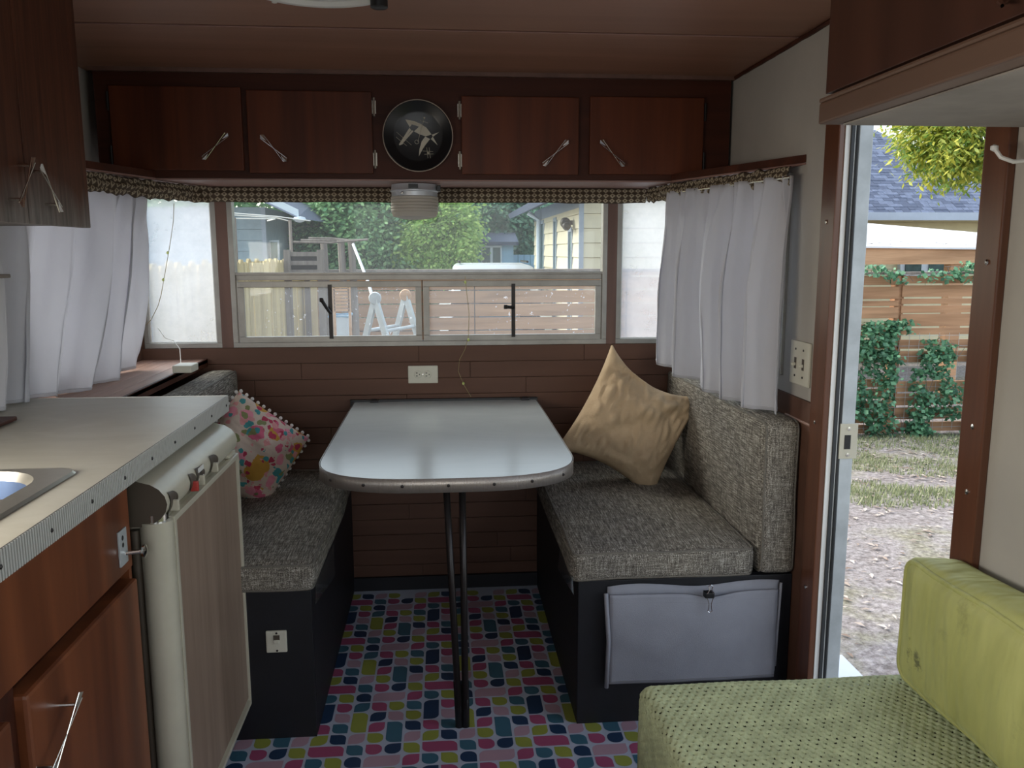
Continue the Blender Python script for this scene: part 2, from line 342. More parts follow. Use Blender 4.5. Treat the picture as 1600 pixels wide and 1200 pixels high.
# ================================================================== ROOM SHELL
XL, XR, YW, YB, ZC = -1.09, .955, 3.09, -1.6, 1.845
fl = struct(B(XL-.05, XR+.07, YB, YW+.04, -.06, 0).build('floor', M['vinylbg']))
def petal(mb, x0, x1, y0, y1, rc, mi, z=.0006):
    g = .0032; x0 += g; x1 -= g; y0 += g; y1 -= g; r = min(.0195, (x1-x0)/2-.001, (y1-y0)/2-.001); pts = []
    cs = [(x0, y0, 180), (x1, y0, 270), (x1, y1, 0), (x0, y1, 90)]
    for (cx, cy, a0), q in zip(cs, rc):
        if not q: pts.append((cx, cy)); continue
        ox = cx+(r if cx == x0 else -r); oy = cy+(r if cy == y0 else -r)
        for k in range(6):
            a = math.radians(a0+k*18); pts.append((ox+r*math.cos(a), oy+r*math.sin(a)))
    mb.add([(x, y, z) for x, y in pts], [tuple(range(len(pts)))], mi)
cw, ch = .0494, .0521; mg, pk, lm, tl_, nv = range(5); L1, L2, RD = (1, 0, 1, 0), (0, 1, 0, 1), (1, 1, 1, 0)
# each entry: col, colour, width, height, rounding ; rows run toward the camera
PAT = {0: [(0, mg, 1, 1, L1), (1, tl_, 1, 1, L1), (3, mg, 1, 1, L2), (4, tl_, 1, 2, L1), (5, nv, 1, 1, L1)],
       1: [(0, lm, 1, 1, L2), (1, nv, 1, 1, L1), (2, pk, 1, 1, L2), (3, lm, 1, 1, RD), (5, pk, 1, 1, L2)],
       2: [(0, mg, 2, 1, L1), (2, tl_, 1, 1, L1), (3, mg, 1, 1, RD), (4, nv, 1, 1, (1, 1, 0, 1)), (5, lm, 1, 1, L1)],
       3: [(0, tl_, 1, 1, RD), (1, lm, 1, 1, L1), (2, nv, 1, 1, (1, 0, 1, 1)), (3, pk, 2, 1, L2), (5, mg, 1, 1, L2)],
       4: [(0, nv, 1, 2, L2), (1, mg, 1, 1, RD), (2, tl_, 1, 1, L2), (3, mg, 1, 1, L1), (4, lm, 1, 1, RD), (5, tl_, 1, 1, L1)],
       5: [(1, pk, 1, 1, L1), (2, lm, 1, 2, L1), (3, nv, 1, 1, L2), (4, pk, 1, 1, L1), (5, lm, 1, 1, RD)]}
vp = MB()
for R_ in range(-21, 34):
    row = R_ % 6; y1 = 2.053+ch*2-R_*ch
    for cx in range(-4, 5):
        for (c, col, w, h, rc) in PAT[row]:
            x0 = -.073+(cx*6+c)*cw
            if x0 < XL or x0+w*cw > XR or y1 > YW or y1-h*ch < .3: continue
            petal(vp, x0, x0+w*cw, y1-h*ch, y1, rc, col)
o = vp.build('floor_print', [M['vmag'], M['vpnk'], M['vlim'], M['vtea'], M['vnav']], fl, kind='stuff', fix=False)
# ceiling: two panels with a lapped seam
ce = struct(B(XL-.05, XR+.07, 2.245, YW+.05, ZC, ZC+.04).build('ceiling', M['ceil']))
B(XL-.05, XR+.07, YB, 2.240, ZC+.003, ZC+.04).build('ceiling_panel', M['ceil'], ce)
MB().tube([(XL, 2.243, ZC+.001), (XR, 2.243, ZC+.001)], .0022, 6).build('seam', M['trimpink'], ce)
MB().tube([(XR-.004, y, ZC-.004+random.uniform(-.001, .001)) for y in np.linspace(2.75, 1.2, 40)], .006, 6).build('edge_trim', M['cabx'], ce)
struct(B(-1.06, .95, 2.728, 2.745, ZC-.012, ZC).build('trim_1', M['mullion']))
# front wall with window openings
WZ0, WZ1 = .945, 1.50
wf = MB(); wf.box(XL, XR, YW, YW+.05, 0, WZ0).box(XL, XR, YW, YW+.05, WZ1, ZC)
wf.box(XL-.02, XL+.015, YW, YW+.05, WZ0, WZ1).box(.885, XR, YW, YW+.05, WZ0, WZ1)
wfo = struct(wf.build('wall_front', M['plank']))
B(-.797, -.757, YW-.012, YW+.05, WZ0, WZ1).build('mullion', M['mullion'], wfo)
B(.612, .648, YW-.012, YW+.05, WZ0, WZ1).build('mullion', M['mullion'], wfo)
z = WZ0; row = 0
while z > .06:
    z0 = max(z-.0605, .052); off = [-.09, -.52, .31, -.757, .05, -.42, .25][row % 7]; x = XL
    cuts = sorted([c for c in (off-1.0, off, off+.62) if XL+.05 < c < XR-.05]); xs = [XL]+cuts+[XR]
    for a, b_ in zip(xs[:-1], xs[1:]):
        B(a+.0007, b_-.0007, YW-.008-random.uniform(0, .0012), YW, z0+.0012, z-.0008, bev=.0012).build('plank', M['plank'], wfo)
    z -= .0605; row += 1
struct(B(-.36, .36, YW-.02, YW-.008, 0, .052).build('baseboard_front', M['black']))
# side walls
def sidewall(name, x0, x1, holes, mat):
    "wall slab in the YZ plane with rectangular holes (y0,y1,z0,z1)"
    ys = sorted({YB, YW+.05, *[h[0] for h in holes], *[h[1] for h in holes]}); zs = sorted({0.0, ZC+.03, *[h[2] for h in holes], *[h[3] for h in holes]})
    mb = MB()
    for a, b_ in zip(ys[:-1], ys[1:]):
        for c, d in zip(zs[:-1], zs[1:]):
            if any(h[0]-1e-6 <= a and b_ <= h[1]+1e-6 and h[2]-1e-6 <= c and d <= h[3]+1e-6 for h in holes): continue
            mb.box(x0, x1, a, b_, c, d)
    return struct(mb.build(name, mat))
DY0, DY1 = 1.415, 1.965
wl = sidewall('wall_left', XL-.05, XL, [(2.2, 2.98, .955, 1.49), (.2, 1.3, 1.0, 1.36)], M['wall'])
wr = sidewall('wall_right', XR, XR+.03, [(2.25, 2.98, .955, 1.49), (DY0, DY1, 0, 1.62), (-.2, .95, .95, 1.42)], M['wall'])
B(XR-.008, XR, 2.03, YW-.01, 0, .90).build('wall_panel', M['plank'], wr)
MB().tube([(XR-.008, 2.03, .842), (XR-.008, 2.2, .842)], .004, 6).build('panel_bead', M['ledge'], wr)
B(XL, XL+.008, 2.2, YW-.01, 0, .948).build('wall_panel', M['plank'], wl)

rb = MB(); rb.box(XL, XR, YB-.05, YB, 0, 1.0).box(XL, XR, YB-.05, YB, 1.75, ZC+.03).box(XL, -.85, YB-.05, YB, 1.0, 1.75).box(.75, XR, YB-.05, YB, 1.0, 1.75)
struct(rb.build('wall_rear', M['wallrear']))
# exterior skin of the trailer roof overhang is out of view; a thin roof keeps sky out
struct(B(XL-.08, XR+.08, YB-.06, YW+.08, ZC+.045, ZC+.07).build('trim_2', M['aluw']))
# ------------------------------------------------------------------ windows
def rectframe(mb, a, b_, c, d, w, t0, t1, plane='XZ', at=0, mi=0, bev=.0015):
    for (p, q, r_, s_) in ((a, b_, c, c+w), (a, b_, d-w, d), (a, a+w, c+w, d-w), (b_-w, b_, c+w, d-w)):
        if plane == 'XZ': mb.box(p, q, at+t0, at+t1, r_, s_, mi, bev)
        else: mb.box(at+t0, at+t1, p, q, r_, s_, mi, bev)
    return mb
# center window
w1 = struct(rectframe(MB(), -.757, .612, .945, 1.50, .018, -.012, .03, at=YW).build('window_1', M['alu'], smooth=False))
B(-.739, .594, YW-.004, YW+.02, 1.187, 1.212, bev=.002).build('rail', M['alu'], w1)
B(-.743, .598, YW-.010, YW-.001, 1.206, 1.216, bev=.002).build('rail', M['alu'], w1)
B(-.739, .594, YW+.006, YW+.009, 1.212, 1.482).build('pane', M['glass'], w1)
for (a, b_) in ((-.735, -.076), (-.070, .592)):
    sf = rectframe(MB(), a, b_, .962, 1.184, .022, -.008, .008, at=YW).build('sash_frame', M['alu'], w1)
    B(a+.02, b_-.02, YW-.001, YW+.002, .982, 1.166).build('pane', M['glasslow'], sf)
    xc = -.406 if a < -.5 else .262
    B(xc-.007, xc+.007, YW-.016, YW-.006, .975, 1.172).build('operator_bar', M['blackmet'], sf)
    hp = [(xc, YW-.02, 1.085), (xc-.03, YW-.032, 1.088 if a > -.5 else 1.12)] if a > -.5 else [(xc, YW-.02, 1.07), (xc-.012, YW-.03, 1.09), (xc-.028, YW-.034, 1.118)]
    hm = MB().tube(hp, .0065, 8); hm.lathe([(.001, -.008), (.008, -.006), (.008, .006), (.001, .008)], hp[-1], 12, 'X'); hm.build('handle', M['blackmet'], sf, 'a')
B(-.0745, -.0715, YW-.006, YW+.01, .962, 1.186).build('divider', M['rubber'], w1)
# corner panes
for n_, a, b_, nm in ((2, XL+.02, -.797, 'window_2'), (3, .648, .885, 'window_3')):
    w = struct(rectframe(MB(), a, b_, .945, 1.50, .018, -.010, .03, at=YW).build(nm, M['alu']))
    B(a+.014, b_-.014, YW+.006, YW+.009, .958, 1.49).build('pane', M['film'], w)
    rectframe(MB(), a+.017, b_-.017, .962, 1.48, .006, .0, .006, at=YW).build('gasket', M['white'], w)
for n_, x, y0, nm in ((4, XL, 2.2, 'window_4'), (5, XR, 2.25, 'window_5')):
    sgn = 1 if x < 0 else -1
    w = struct(rectframe(MB(), y0, 2.98, .945, 1.50, .02, min(-.03*sgn, .01*sgn), max(-.03*sgn, .01*sgn), 'YZ', x).build(nm, M['alu']))
    B(x-.02*sgn, x-.017*sgn, y0+.015, 2.965, .96, 1.485).build('pane', M['film'], w)
    B(x-.03*sgn, x+.008*sgn, (y0+2.98)/2-.012, (y0+2.98)/2+.012, .962, 1.485).build('mullion', M['alu'], w)
# ------------------------------------------------------------------ door opening
dr = struct(B(XR-.016, XR+.0, DY1-.004, 2.035, .0, 1.62, bev=.003).build('door_1', M['frame']))
B(XR-.016, XR+.0, 1.35, DY0, .0, 1.62, bev=.003).build('jamb', M['frame'], dr)
B(XR, XR+.03, DY0-.012, DY0+.006, .0, 1.6, bev=.002).build('jamb', M['frame'], dr)
B(XR+.0, XR+.012, DY1-.006, DY1+.004, 0, 1.6).build('edge_strip', M['white'], dr)
B(XR+.012, XR+.020, DY1-.012, DY1+.004, 0, 1.6).build('rubber_seal', M['rubber'], dr)
B(XR+.020, XR+.026, DY1-.006, DY1+.004, 0, 1.6).build('edge_strip', M['white'], dr)
MB().tube([(XR+.029, DY1-.008+.002*math.sin(z_*9), z_) for z_ in np.linspace(.0, 1.6, 30)], .004, 6).build('rubber_seal', M['rubber'], dr)
B(XR+.032, XR+.066, DY1-.010, DY1+.004, -.06, 1.6, bev=.002).build('aluminium_jamb', M['aluw'], dr)
sp = MB(); sp.box(XR+.028, XR+.074, DY1-.0125, DY1-.009, .775, .865, bev=.001); spo = sp.build('strike_plate', M['cream'], dr)
B(XR+.040, XR+.056, DY1-.0135, DY1-.0128, .80, .836).build('slot', M['blackpl'], spo)
for z_ in (.786, .852): MB().lathe([(.001, -.0145), (.005, -.0140), (.005, -.0125)], (XR+.05, DY1, z_), 10, 'Y').build('screw', M['chrome'], spo)
B(XR, XR+.05, DY0, DY1, -.05, .012).build('threshold', M['aluw'], dr)
sc_ = MB()
for z_ in (1.36, .86, .42): sc_.lathe([(.001, -.003), (.005, -.002), (.005, 0)], (XR-.016, 2.0, z_), 10, 'X')
for z_ in (1.27, .86, .98): sc_.lathe([(.001, -.003), (.005, -.002), (.005, 0)], (XR-.016, 1.378, z_), 10, 'X')
sc_.build('screw', M['chrome'], dr, kind='stuff')
# door step outside
stp = thing('door_step', 'pale metal folding step outside the open door', 'step', (1.2, 2.3, -.2))
B(1.06, 1.47, 2.0, 2.80, -.215, -.20, bev=.004).build('tread', M['shedroof'], stp)
B(1.08, 1.1, 2.05, 2.08, -.5, -.215).build('leg', M['aluw'], stp); B(1.08, 1.1, 2.7, 2.73, -.5, -.215).build('leg', M['aluw'], stp)
B(1.42, 1.44, 2.05, 2.08, -.5, -.215).build('leg', M['aluw'], stp); B(1.42, 1.44, 2.7, 2.73, -.5, -.215).build('leg', M['aluw'], stp)
# ================================================================== CABINETS
def bowtie(parent, c, d, n, L=.115, w=.015, stand=.016, mat=None):
    "chrome bow-tie pull: centre c, long direction d, outward normal n"
    d = Vector(d).normalized(); n = Vector(n).normalized(); s_ = n.cross(d).normalized(); c = Vector(c)+n*stand; mb = MB()
    for sg in (1, -1):
        a = c-d*L/2+s_*w/2*sg; b_ = c+d*L/2-s_*w/2*sg; mb.tube([a, c, b_], .0014, 6)
    for e in (-1, 1):
        t = c+d*e*L/2; m_ = c+d*e*L*.30
        mb.add([t-s_*w/2, t+s_*w/2, m_+n*.002, t+d*e*.006+n*.003], [(0, 1, 2), (0, 1, 3), (0, 2, 3), (1, 2, 3)])
        mb.tube([c+d*e*L*.38, c+d*e*L*.38-n*stand], .003, 8)
    return mb.build('handle', mat or M['chrome'], parent)
# front overhead cabinet
Yc = 2.75
oc = thing('overhead_cabinet', 'long mahogany overhead cabinet with four doors above the front window', 'cabinet', (0, Yc, 1.518))
cb = MB(); cb.box(-1.052, .945, Yc, YW-.001, 1.519, ZC-.002)
cb.build('body', M['cabx'], oc)
B(-.90, .77, Yc+.004, YW-.04, 1.513, 1.518).build('bottom_panel', M['trimpink'], oc)
for i, (x0, y0, x1, y1, hx0, hy0, hx1, hy1, hs) in enumerate(((178, 134, 375, 265, 318, 247, 354, 210, -1), (390, 141, 580, 270, 409, 213, 446, 250, 1), (722, 150, 905, 272, 850, 257, 886, 221, 1), (921, 151, 1101, 272, 940, 221, 974, 258, 1))):
    a = P(x0, y1, Y=Yc-.014); b_ = P(x1, y0+2, Y=Yc-.014)
    d = B(a.x, b_.x, Yc-.014, Yc-.001, a.z, b_.z, bev=.0025).build('door', M['cab'], oc)
    h0 = P(hx0, hy0, Y=Yc-.03); h1 = P(hx1, hy1, Y=Yc-.03)
    bowtie(d, ((h0.x+h1.x)/2, Yc-.014, (h0.z+h1.z)/2), h1-h0, (0, -1, 0), L=(h1-h0).length)
    hx = a.x-.006 if i in (0, 2) else b_.x+.006
    for fz in (.18, .82):
        zc = a.z+(b_.z-a.z)*fz; hm = MB().tube([(hx, Yc-.006, zc-.028), (hx, Yc-.006, zc+.028)], .0035, 8)
        hm.box(hx-.006, hx+.006, Yc-.004, Yc-.001, zc-.02, zc+.02).build('hinge', M['blackmet'] if i in (0, 3) else M['brass'], d)
# side shelves under cabinet (tapered valance boards) with knitted valances
def side_shelf(sg, x_in, x_wall, ynear, label):
    xw = x_wall-.001*sg
    o = thing('valance_board', label, 'shelf', (xw, 2.6, 1.52))
    poly = [(x_in, 2.747), (xw, ynear), (xw, 2.747)] if sg > 0 else [(x_in, 2.747), (xw, 2.747), (xw, ynear)]
    MB().prism([(p[0], p[1]) for p in poly], (0, 0, 1.519), (1, 0, 0), (0, 1, 0), .02).build('board', M['cabx'], o)
    MB().prism([(p[0], p[1]) for p in poly], (0, 0, 1.513), (1, 0, 0), (0, 1, 0), .005).build('underside', M['trimpink'], o); return o
side_shelf(1, .755, XR, 2.17, 'dark wooden corner shelf above the right side curtain')
side_shelf(-1, -.885, XL, 2.05, 'brown wooden corner shelf above the left side curtain')
def valance(pts, z0, z1, label, amp=.006, scrunch=0):
    "a folded knitted strip following pts (x,y), hanging from z1 to z0"
    pts = [Vector((p[0], p[1], 0)) for p in pts]; ln = [0]
    for a, b_ in zip(pts[:-1], pts[1:]): ln.append(ln[-1]+(b_-a).length)
    tot = ln[-1]; nu = int(tot/.008); nv = 14; mb = MB(); vs = []; uv = []
    def at(s_):
        s_ *= tot
        for i in range(len(pts)-1):
            if s_ <= ln[i+1]+1e-9: t = (s_-ln[i])/(ln[i+1]-ln[i]); return pts[i].lerp(pts[i+1], t), (pts[i+1]-pts[i]).normalized()
        return pts[-1], (pts[-1]-pts[-2]).normalized()
    for j in range(nv+1):
        for i in range(nu+1):
            p, t = at(i/nu); n = Vector((t.y, -t.x, 0)); v = j/nv; s_ = i/nu*tot
            bulge = math.sin(math.pi*v)*.012+amp*math.sin(v*math.pi*5)*.35+amp*noise.noise(Vector((s_*14+scrunch*3, v*1.5, 0)))
            zz = z1+(z0-z1)*v+.004*noise.noise(Vector((s_*8, 3, 0)))*v+scrunch*.01*noise.noise(Vector((s_*30, v*4, 5)))
            vs.append((p.x+n.x*bulge, p.y+n.y*bulge, zz)); uv.append((s_/.0235, v*3.0))
    fs = [(j*(nu+1)+i, j*(nu+1)+i+1, (j+1)*(nu+1)+i+1, (j+1)*(nu+1)+i) for j in range(nv) for i in range(nu)]
    mb.add(vs, fs); mb.uv = uv; return mb.build('valance', M['knit'], None, True, thick=.003)
tag(valance([(-.83, 3.035), (.74, 3.035)], 1.462, 1.512, ''), 'brown and cream knitted valance strip across the top of the front window', 'valance')
tag(valance([(-1.055, 2.09), (-.93, 2.70), (-.84, 2.98), (-.80, 3.02)], 1.458, 1.511, '', .010, 1), 'bunched knitted valance above the left side curtain', 'valance')
tag(valance([(.745, 3.0), (.775, 2.78), (.925, 2.19)], 1.462, 1.511, '', .010, 1), 'bunched knitted valance above the right side curtain', 'valance')
# upper left cabinet
ul = thing('wall_cabinet', 'upper left mahogany wall cabinet with faded grey lower edges', 'cabinet', (-.9, 1.3, 1.34))
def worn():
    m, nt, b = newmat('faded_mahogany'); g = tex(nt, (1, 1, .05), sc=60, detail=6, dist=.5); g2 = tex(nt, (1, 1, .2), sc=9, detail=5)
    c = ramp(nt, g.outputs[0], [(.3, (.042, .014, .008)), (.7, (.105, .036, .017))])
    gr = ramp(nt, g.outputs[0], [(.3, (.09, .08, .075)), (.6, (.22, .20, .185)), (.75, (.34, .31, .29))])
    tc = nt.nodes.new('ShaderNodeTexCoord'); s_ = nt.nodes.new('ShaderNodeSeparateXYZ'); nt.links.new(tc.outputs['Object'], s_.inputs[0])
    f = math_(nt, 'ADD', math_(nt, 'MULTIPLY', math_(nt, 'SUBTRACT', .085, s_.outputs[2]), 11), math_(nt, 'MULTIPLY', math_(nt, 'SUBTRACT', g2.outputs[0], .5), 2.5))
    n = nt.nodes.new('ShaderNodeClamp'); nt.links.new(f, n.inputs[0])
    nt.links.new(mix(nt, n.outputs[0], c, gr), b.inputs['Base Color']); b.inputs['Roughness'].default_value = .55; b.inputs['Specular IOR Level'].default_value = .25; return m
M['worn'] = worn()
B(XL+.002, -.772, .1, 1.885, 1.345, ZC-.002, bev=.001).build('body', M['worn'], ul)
for y0, y1 in ((1.625, 1.893), (1.34, 1.621), (1.05, 1.336)):
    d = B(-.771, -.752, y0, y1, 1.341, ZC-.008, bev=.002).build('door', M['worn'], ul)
    if y0 > 1.6: bowtie(d, (-.752, 1.665, 1.408), (0, .065, -.072), (1, 0, 0), L=.10, stand=.024)
    elif y0 > 1.3: bowtie(d, (-.752, 1.575, 1.412), (0, .055, .078), (1, 0, 0), L=.10, stand=.024)
# right bunk-side overhead cabinet
ur = thing('overhead_cabinet', 'dark mahogany overhead cabinet at top right above the door', 'cabinet', (.75, .7, 1.468))
B(.562, XR-.002, -.6, 1.20, 1.50, ZC-.002).build('body', M['caby'], ur)
B(.553, .562, -.6, 1.204, 1.512, ZC-.003, bev=.001).build('face_panel', M['caby'], ur)
B(.545, XR-.002, -.6, 1.206, 1.470, 1.499, bev=.003).build('bottom_rail', M['rail'], ur)
MB().tube([(.549, -.6, 1.503), (.549, 1.206, 1.503)], .004, 8).build('bead', M['rail'], ur)
B(.575, XR-.003, -.6, 1.19, 1.4675, 1.4695).build('underside', M['under'], ur)
MB().tube([P(1560, 4, X=.548), P(1566, 9, X=.535), P(1574, 4, X=.548)], .002, 6).build('hook', M['chrome'], ur)
# ------------------------------------------------------------------ kitchen counter
ct = thing('kitchen_counter', 'pale worn linoleum countertop with ribbed metal edge', 'countertop', (-.8, 1.2, .88))
SX0, SX1, SY0, SY1 = -1.02, -.652, .90, 1.412
tp = MB(); XE = -.553
for (a, b_, c, d) in ((XL+.001, XE, SY1, 2.155), (XL+.001, SX0, SY0, SY1), (SX1, XE, SY0, SY1), (XL+.001, XE, .0, SY0)): tp.box(a, b_, c, d, .885, .925)
tp.build('top', M['counter'], ct)
rbm, nt, b = newmat('ribbed_edge'); tc = nt.nodes.new('ShaderNodeTexCoord'); s_ = nt.nodes.new('ShaderNodeSeparateXYZ'); nt.links.new(tc.outputs['Object'], s_.inputs[0])
b.inputs['Base Color'].default_value = (.62, .62, .59, 1); b.inputs['Metallic'].default_value = .3; b.inputs['Roughness'].default_value = .38
eg = MB(); y = .0
while y < 2.155:                                      # real ribs running across the edge band
    eg.box(XE, XE+.0034, y, y+.0036, .886, .9258, 1); y += .0068
eg.box(XE, XE+.0015, 0, 2.157, .885, .9262)
eg.build('edge_band', [plain('edge_groove_metal', (.16, .16, .15), .5, .3), rbm], ct, kind='stuff')
ef = MB(); x = XL
B(XL, XE, 2.155, 2.1575, .885, .9262).build('edge_band', rbm, ct)
scw = MB()
for k in range(12): scw.lathe([(.0035, 0), (.0035, .003), (.001, .0045)], (XE+.001, .62+k*.137, .905), 8, 'X')
scw.build('screw', M['blackmet'], ct, kind='stuff')
B(XL+.001, XE-.008, .0, 2.15, .878, .885).build('underside', M['oldwood'], ct)
# sink
sk = thing('sink', 'stainless sink basin with a wide flat rim in the countertop', 'sink', ((SX0+SX1)/2, 1.15, .92))
def rrect(x0, x1, y0, y1, r, n=8):
    pts = []
    for cx, cy, a0 in ((x1-r, y1-r, 0), (x0+r, y1-r, 90), (x0+r, y0+r, 180), (x1-r, y0+r, 270)):
        for k in range(n+1): a = math.radians(a0+90*k/n); pts.append((cx+r*math.cos(a), cy+r*math.sin(a)))
    return pts
def ringmesh(loops):
    n = len(loops[0]); mb = MB(); vs = [p for l in loops for p in l]
    return mb.add(vs, [(i*n+k, i*n+(k+1) % n, (i+1)*n+(k+1) % n, (i+1)*n+k) for i in range(len(loops)-1) for k in range(n)])
L0 = [(x, y, .926) for x, y in rrect(-1.06, -.612, .84, 1.428, .035)]; L1_ = [(x, y, .930) for x, y in rrect(-1.055, -.617, .846, 1.424, .03)]
L2_ = [(x, y, .929) for x, y in rrect(SX0, SX1, SY0, SY1, .09)]; L3 = [(x, y, .915) for x, y in rrect(SX0+.008, SX1-.008, SY0+.008, SY1-.008, .085)]
ringmesh([L0, L1_, L2_, L3]).build('rim', M['brass'], sk, 'a')
L4 = [(x, y, .78) for x, y in rrect(SX0+.03, SX1-.03, SY0+.03, SY1-.03, .08)]; L5 = [(x, y, .765) for x, y in rrect(SX0+.06, SX1-.06, SY0+.06, SY1-.06, .06)]
bs = ringmesh([L3, L4, L5]); bs.add(L5, [tuple(range(len(L5)))]); bs.build('basin', M['steel'], sk, 'a')
tag(B(XL+.01, -.93, 1.62, 1.87, .9265, .936, bev=.003).build('cutting_board', M['cabx']), 'flat brown board lying on the counter at the left edge', 'board')
tag(B(XL+.001, -.93, 1.62, 1.90, 1.235, 1.243, bev=.002).build('spice_shelf', M['oldwood']), 'thin dark little shelf on the wall below the upper left cabinet', 'shelf')
# lower cabinet
lc = thing('base_cabinet', 'reddish brown lower kitchen cabinet beside the refrigerator', 'cabinet', (-.8, .8, 0))
B(XL+.001, -.602, .0, 1.522, .0, .755).build('body', M['cabx'], lc)
B(-.602, -.579, .0, 1.524, .716, .878, bev=.002).build('top_rail', M['cablow'], lc)
B(-.602, -.582, 1.512, 1.524, .0, .716).build('stile', M['cablow'], lc)
B(-.602, -.583, 1.052, 1.092, .0, .716).build('stile', M['cabx'], lc)
d = B(-.600, -.566, 1.092, 1.508, .10, .699, bev=.006).build('door', M['cablow'], lc)
bowtie(d, (-.566, 1.14, .612), (0, .10, .06), (1, 0, 0), L=.12, stand=.024)
d = B(-.600, -.566, .60, 1.05, .10, .690, bev=.006).build('door', M['cablow'], lc)
hd = MB().tube([(-.546, 1.0, .6), (-.546, .9, .55)], .003); hd.build('handle', M['chrome'], d)
lt = B(-.579, -.5755, 1.462, 1.498, .735, .80, bev=.001).build('latch_plate', M['aluw'], lc)
kn = MB().tube([(-.578, 1.49, .752), (-.55, 1.50, .752)], .004); kn.lathe([(.004, 0), (.011, .002), (.012, .006), (.004, .009)], (-.552, 1.50, .752), 14, 'X'); kn.build('knob', M['chrome'], lt, 'a')
ho = MB()
for z_ in (.772, .785): ho.lathe([(.005, 0), (.004, .0006)], (-.5756, 1.478, z_), 10, 'X')
ho.build('hole', M['blackpl'], lt)
# ------------------------------------------------------------------ refrigerator
fr = thing('refrigerator', 'small vintage refrigerator with wood grain door panel under the counter', 'refrigerator', (-.8, 1.82, 0))
B(XL+.001, -.612, 1.545, 2.095, .06, .872, bev=.004).build('case', M['creamd'], fr)
fp = MB(); ypr = [(-.612, .868), (-.575, .868)]
for k in range(9):
    a = math.radians(80-k*20); ypr.append((-.578+.058*math.cos(a), .822+.044*math.sin(a)))
ypr.append((-.612, .780)); vs = [(x, 1.555, z_) for x, z_ in ypr]+[(x, 2.098, z_) for x, z_ in ypr]; n = len(ypr)
fp.add(vs, [(i, (i+1) % n, n+(i+1) % n, n+i) for i in range(n)]+[tuple(n+i for i in range(n))], 0)
fpo = fp.build('control_panel', M['cream'], fr, 'a')
MB().add([(x, 1.5545, z_) for x, z_ in ypr], [tuple(range(n))]).build('end_cap', M['creamd'], fpo)
for wx0, wx1, wy0, wy1, kk in ((262, 274, 742, 774, 'w'), (294, 303, 715, 741, 'r'), (304, 316, 700, 733, 'w'), (326, 337, 680, 711, 'w')):
    # D-shaped finger wells with a small lever each, let into the rounded panel
    y0_ = P(wx0, (wy0+wy1)/2, X=-.522).y; y1_ = P(wx1, (wy0+wy1)/2-4, X=-.522).y
    def wellpt(t, a, y0_=y0_, y1_=y1_):
        th = math.radians(24-a*60); return (-.578+.0600*math.cos(th), y0_+(y1_-y0_)*t*math.sqrt(max(0, 1-(2*a-1)**2)), .822+.0458*math.sin(th))
    well = MB(); well.grid(lambda u, v: wellpt(u, v), 6, 14); well.build('knob_well', M['creamd'], fpo, True)
    B(-.526, -.508, y0_+.012, y0_+.020, .800, .822, bev=.003).build('knob', M['red'] if kk == 'r' else M['cream'], fpo)
B(-.5195, -.5185, 1.755, 1.795, .812, .838).build('badge', M['white'], fpo)
sl_ = MB().box(-.5186, -.5180, 1.764, 1.769, .815, .828).box(-.5186, -.5180, 1.774, 1.777, .815, .828); sl_.build('slot', M['blackpl'], fpo)
dd = thing  # keep namespace tidy
XD = -.522
door = MB(); door.box(-.600, XD-.008, 1.575, 2.105, .105, .786, bev=.006)
do = door.build('door', M['cream'], fr)
B(XD-.009, XD-.004, 1.60, 2.094, .125, .770).build('wood_panel', wood('fridge_wood_grain', (.20, .135, .095), (.34, .25, .19), 'z', .42, grainsc=45, blotch=.2), do)
rectframe(MB(), 1.592, 2.106, .104, .787, .012, -.010, .002, 'YZ', XD).build('door_trim', M['cream'], do)
MB().tube([(XD-.028, 1.578, .06), (XD-.028, 1.578, .785)], .030, 20).build('rounded_edge', M['cream'], do, 'a')
MB().tube([(XD-.065, 1.567, .06), (XD-.065, 1.567, .77)], .010, 10).build('seal_channel', M['creamd'], do, 'a')
hg = MB(); hg.box(-.60, XD-.01, 1.568, 1.60, .788, .794, bev=.002); hg.tube([(XD-.028, 1.578, .785), (XD-.028, 1.578, .80)], .024, 18)
hg.tube([(XD-.03, 1.61, .796), (XD-.018, 1.645, .815)], .004); hg.build('hinge', M['chrome'], do, 'a')
hg = MB(); hg.box(XD-.05, XD-.004, 2.04, 2.10, .787, .797, bev=.003); hg.tube([(XD-.05, 1.98, .80), (XD-.025, 2.05, .80), (XD-.008, 2.09, .802)], .0045); hg.build('latch', M['cream'], do, 'a')
B(XD-.045, XD-.03, 1.97, 2.02, .7865, .7875).build('slot', M['blackpl'], do)
B(XD-.045, XD-.03, 1.645, 1.68, .7865, .7875).build('slot', M['blackpl'], do)
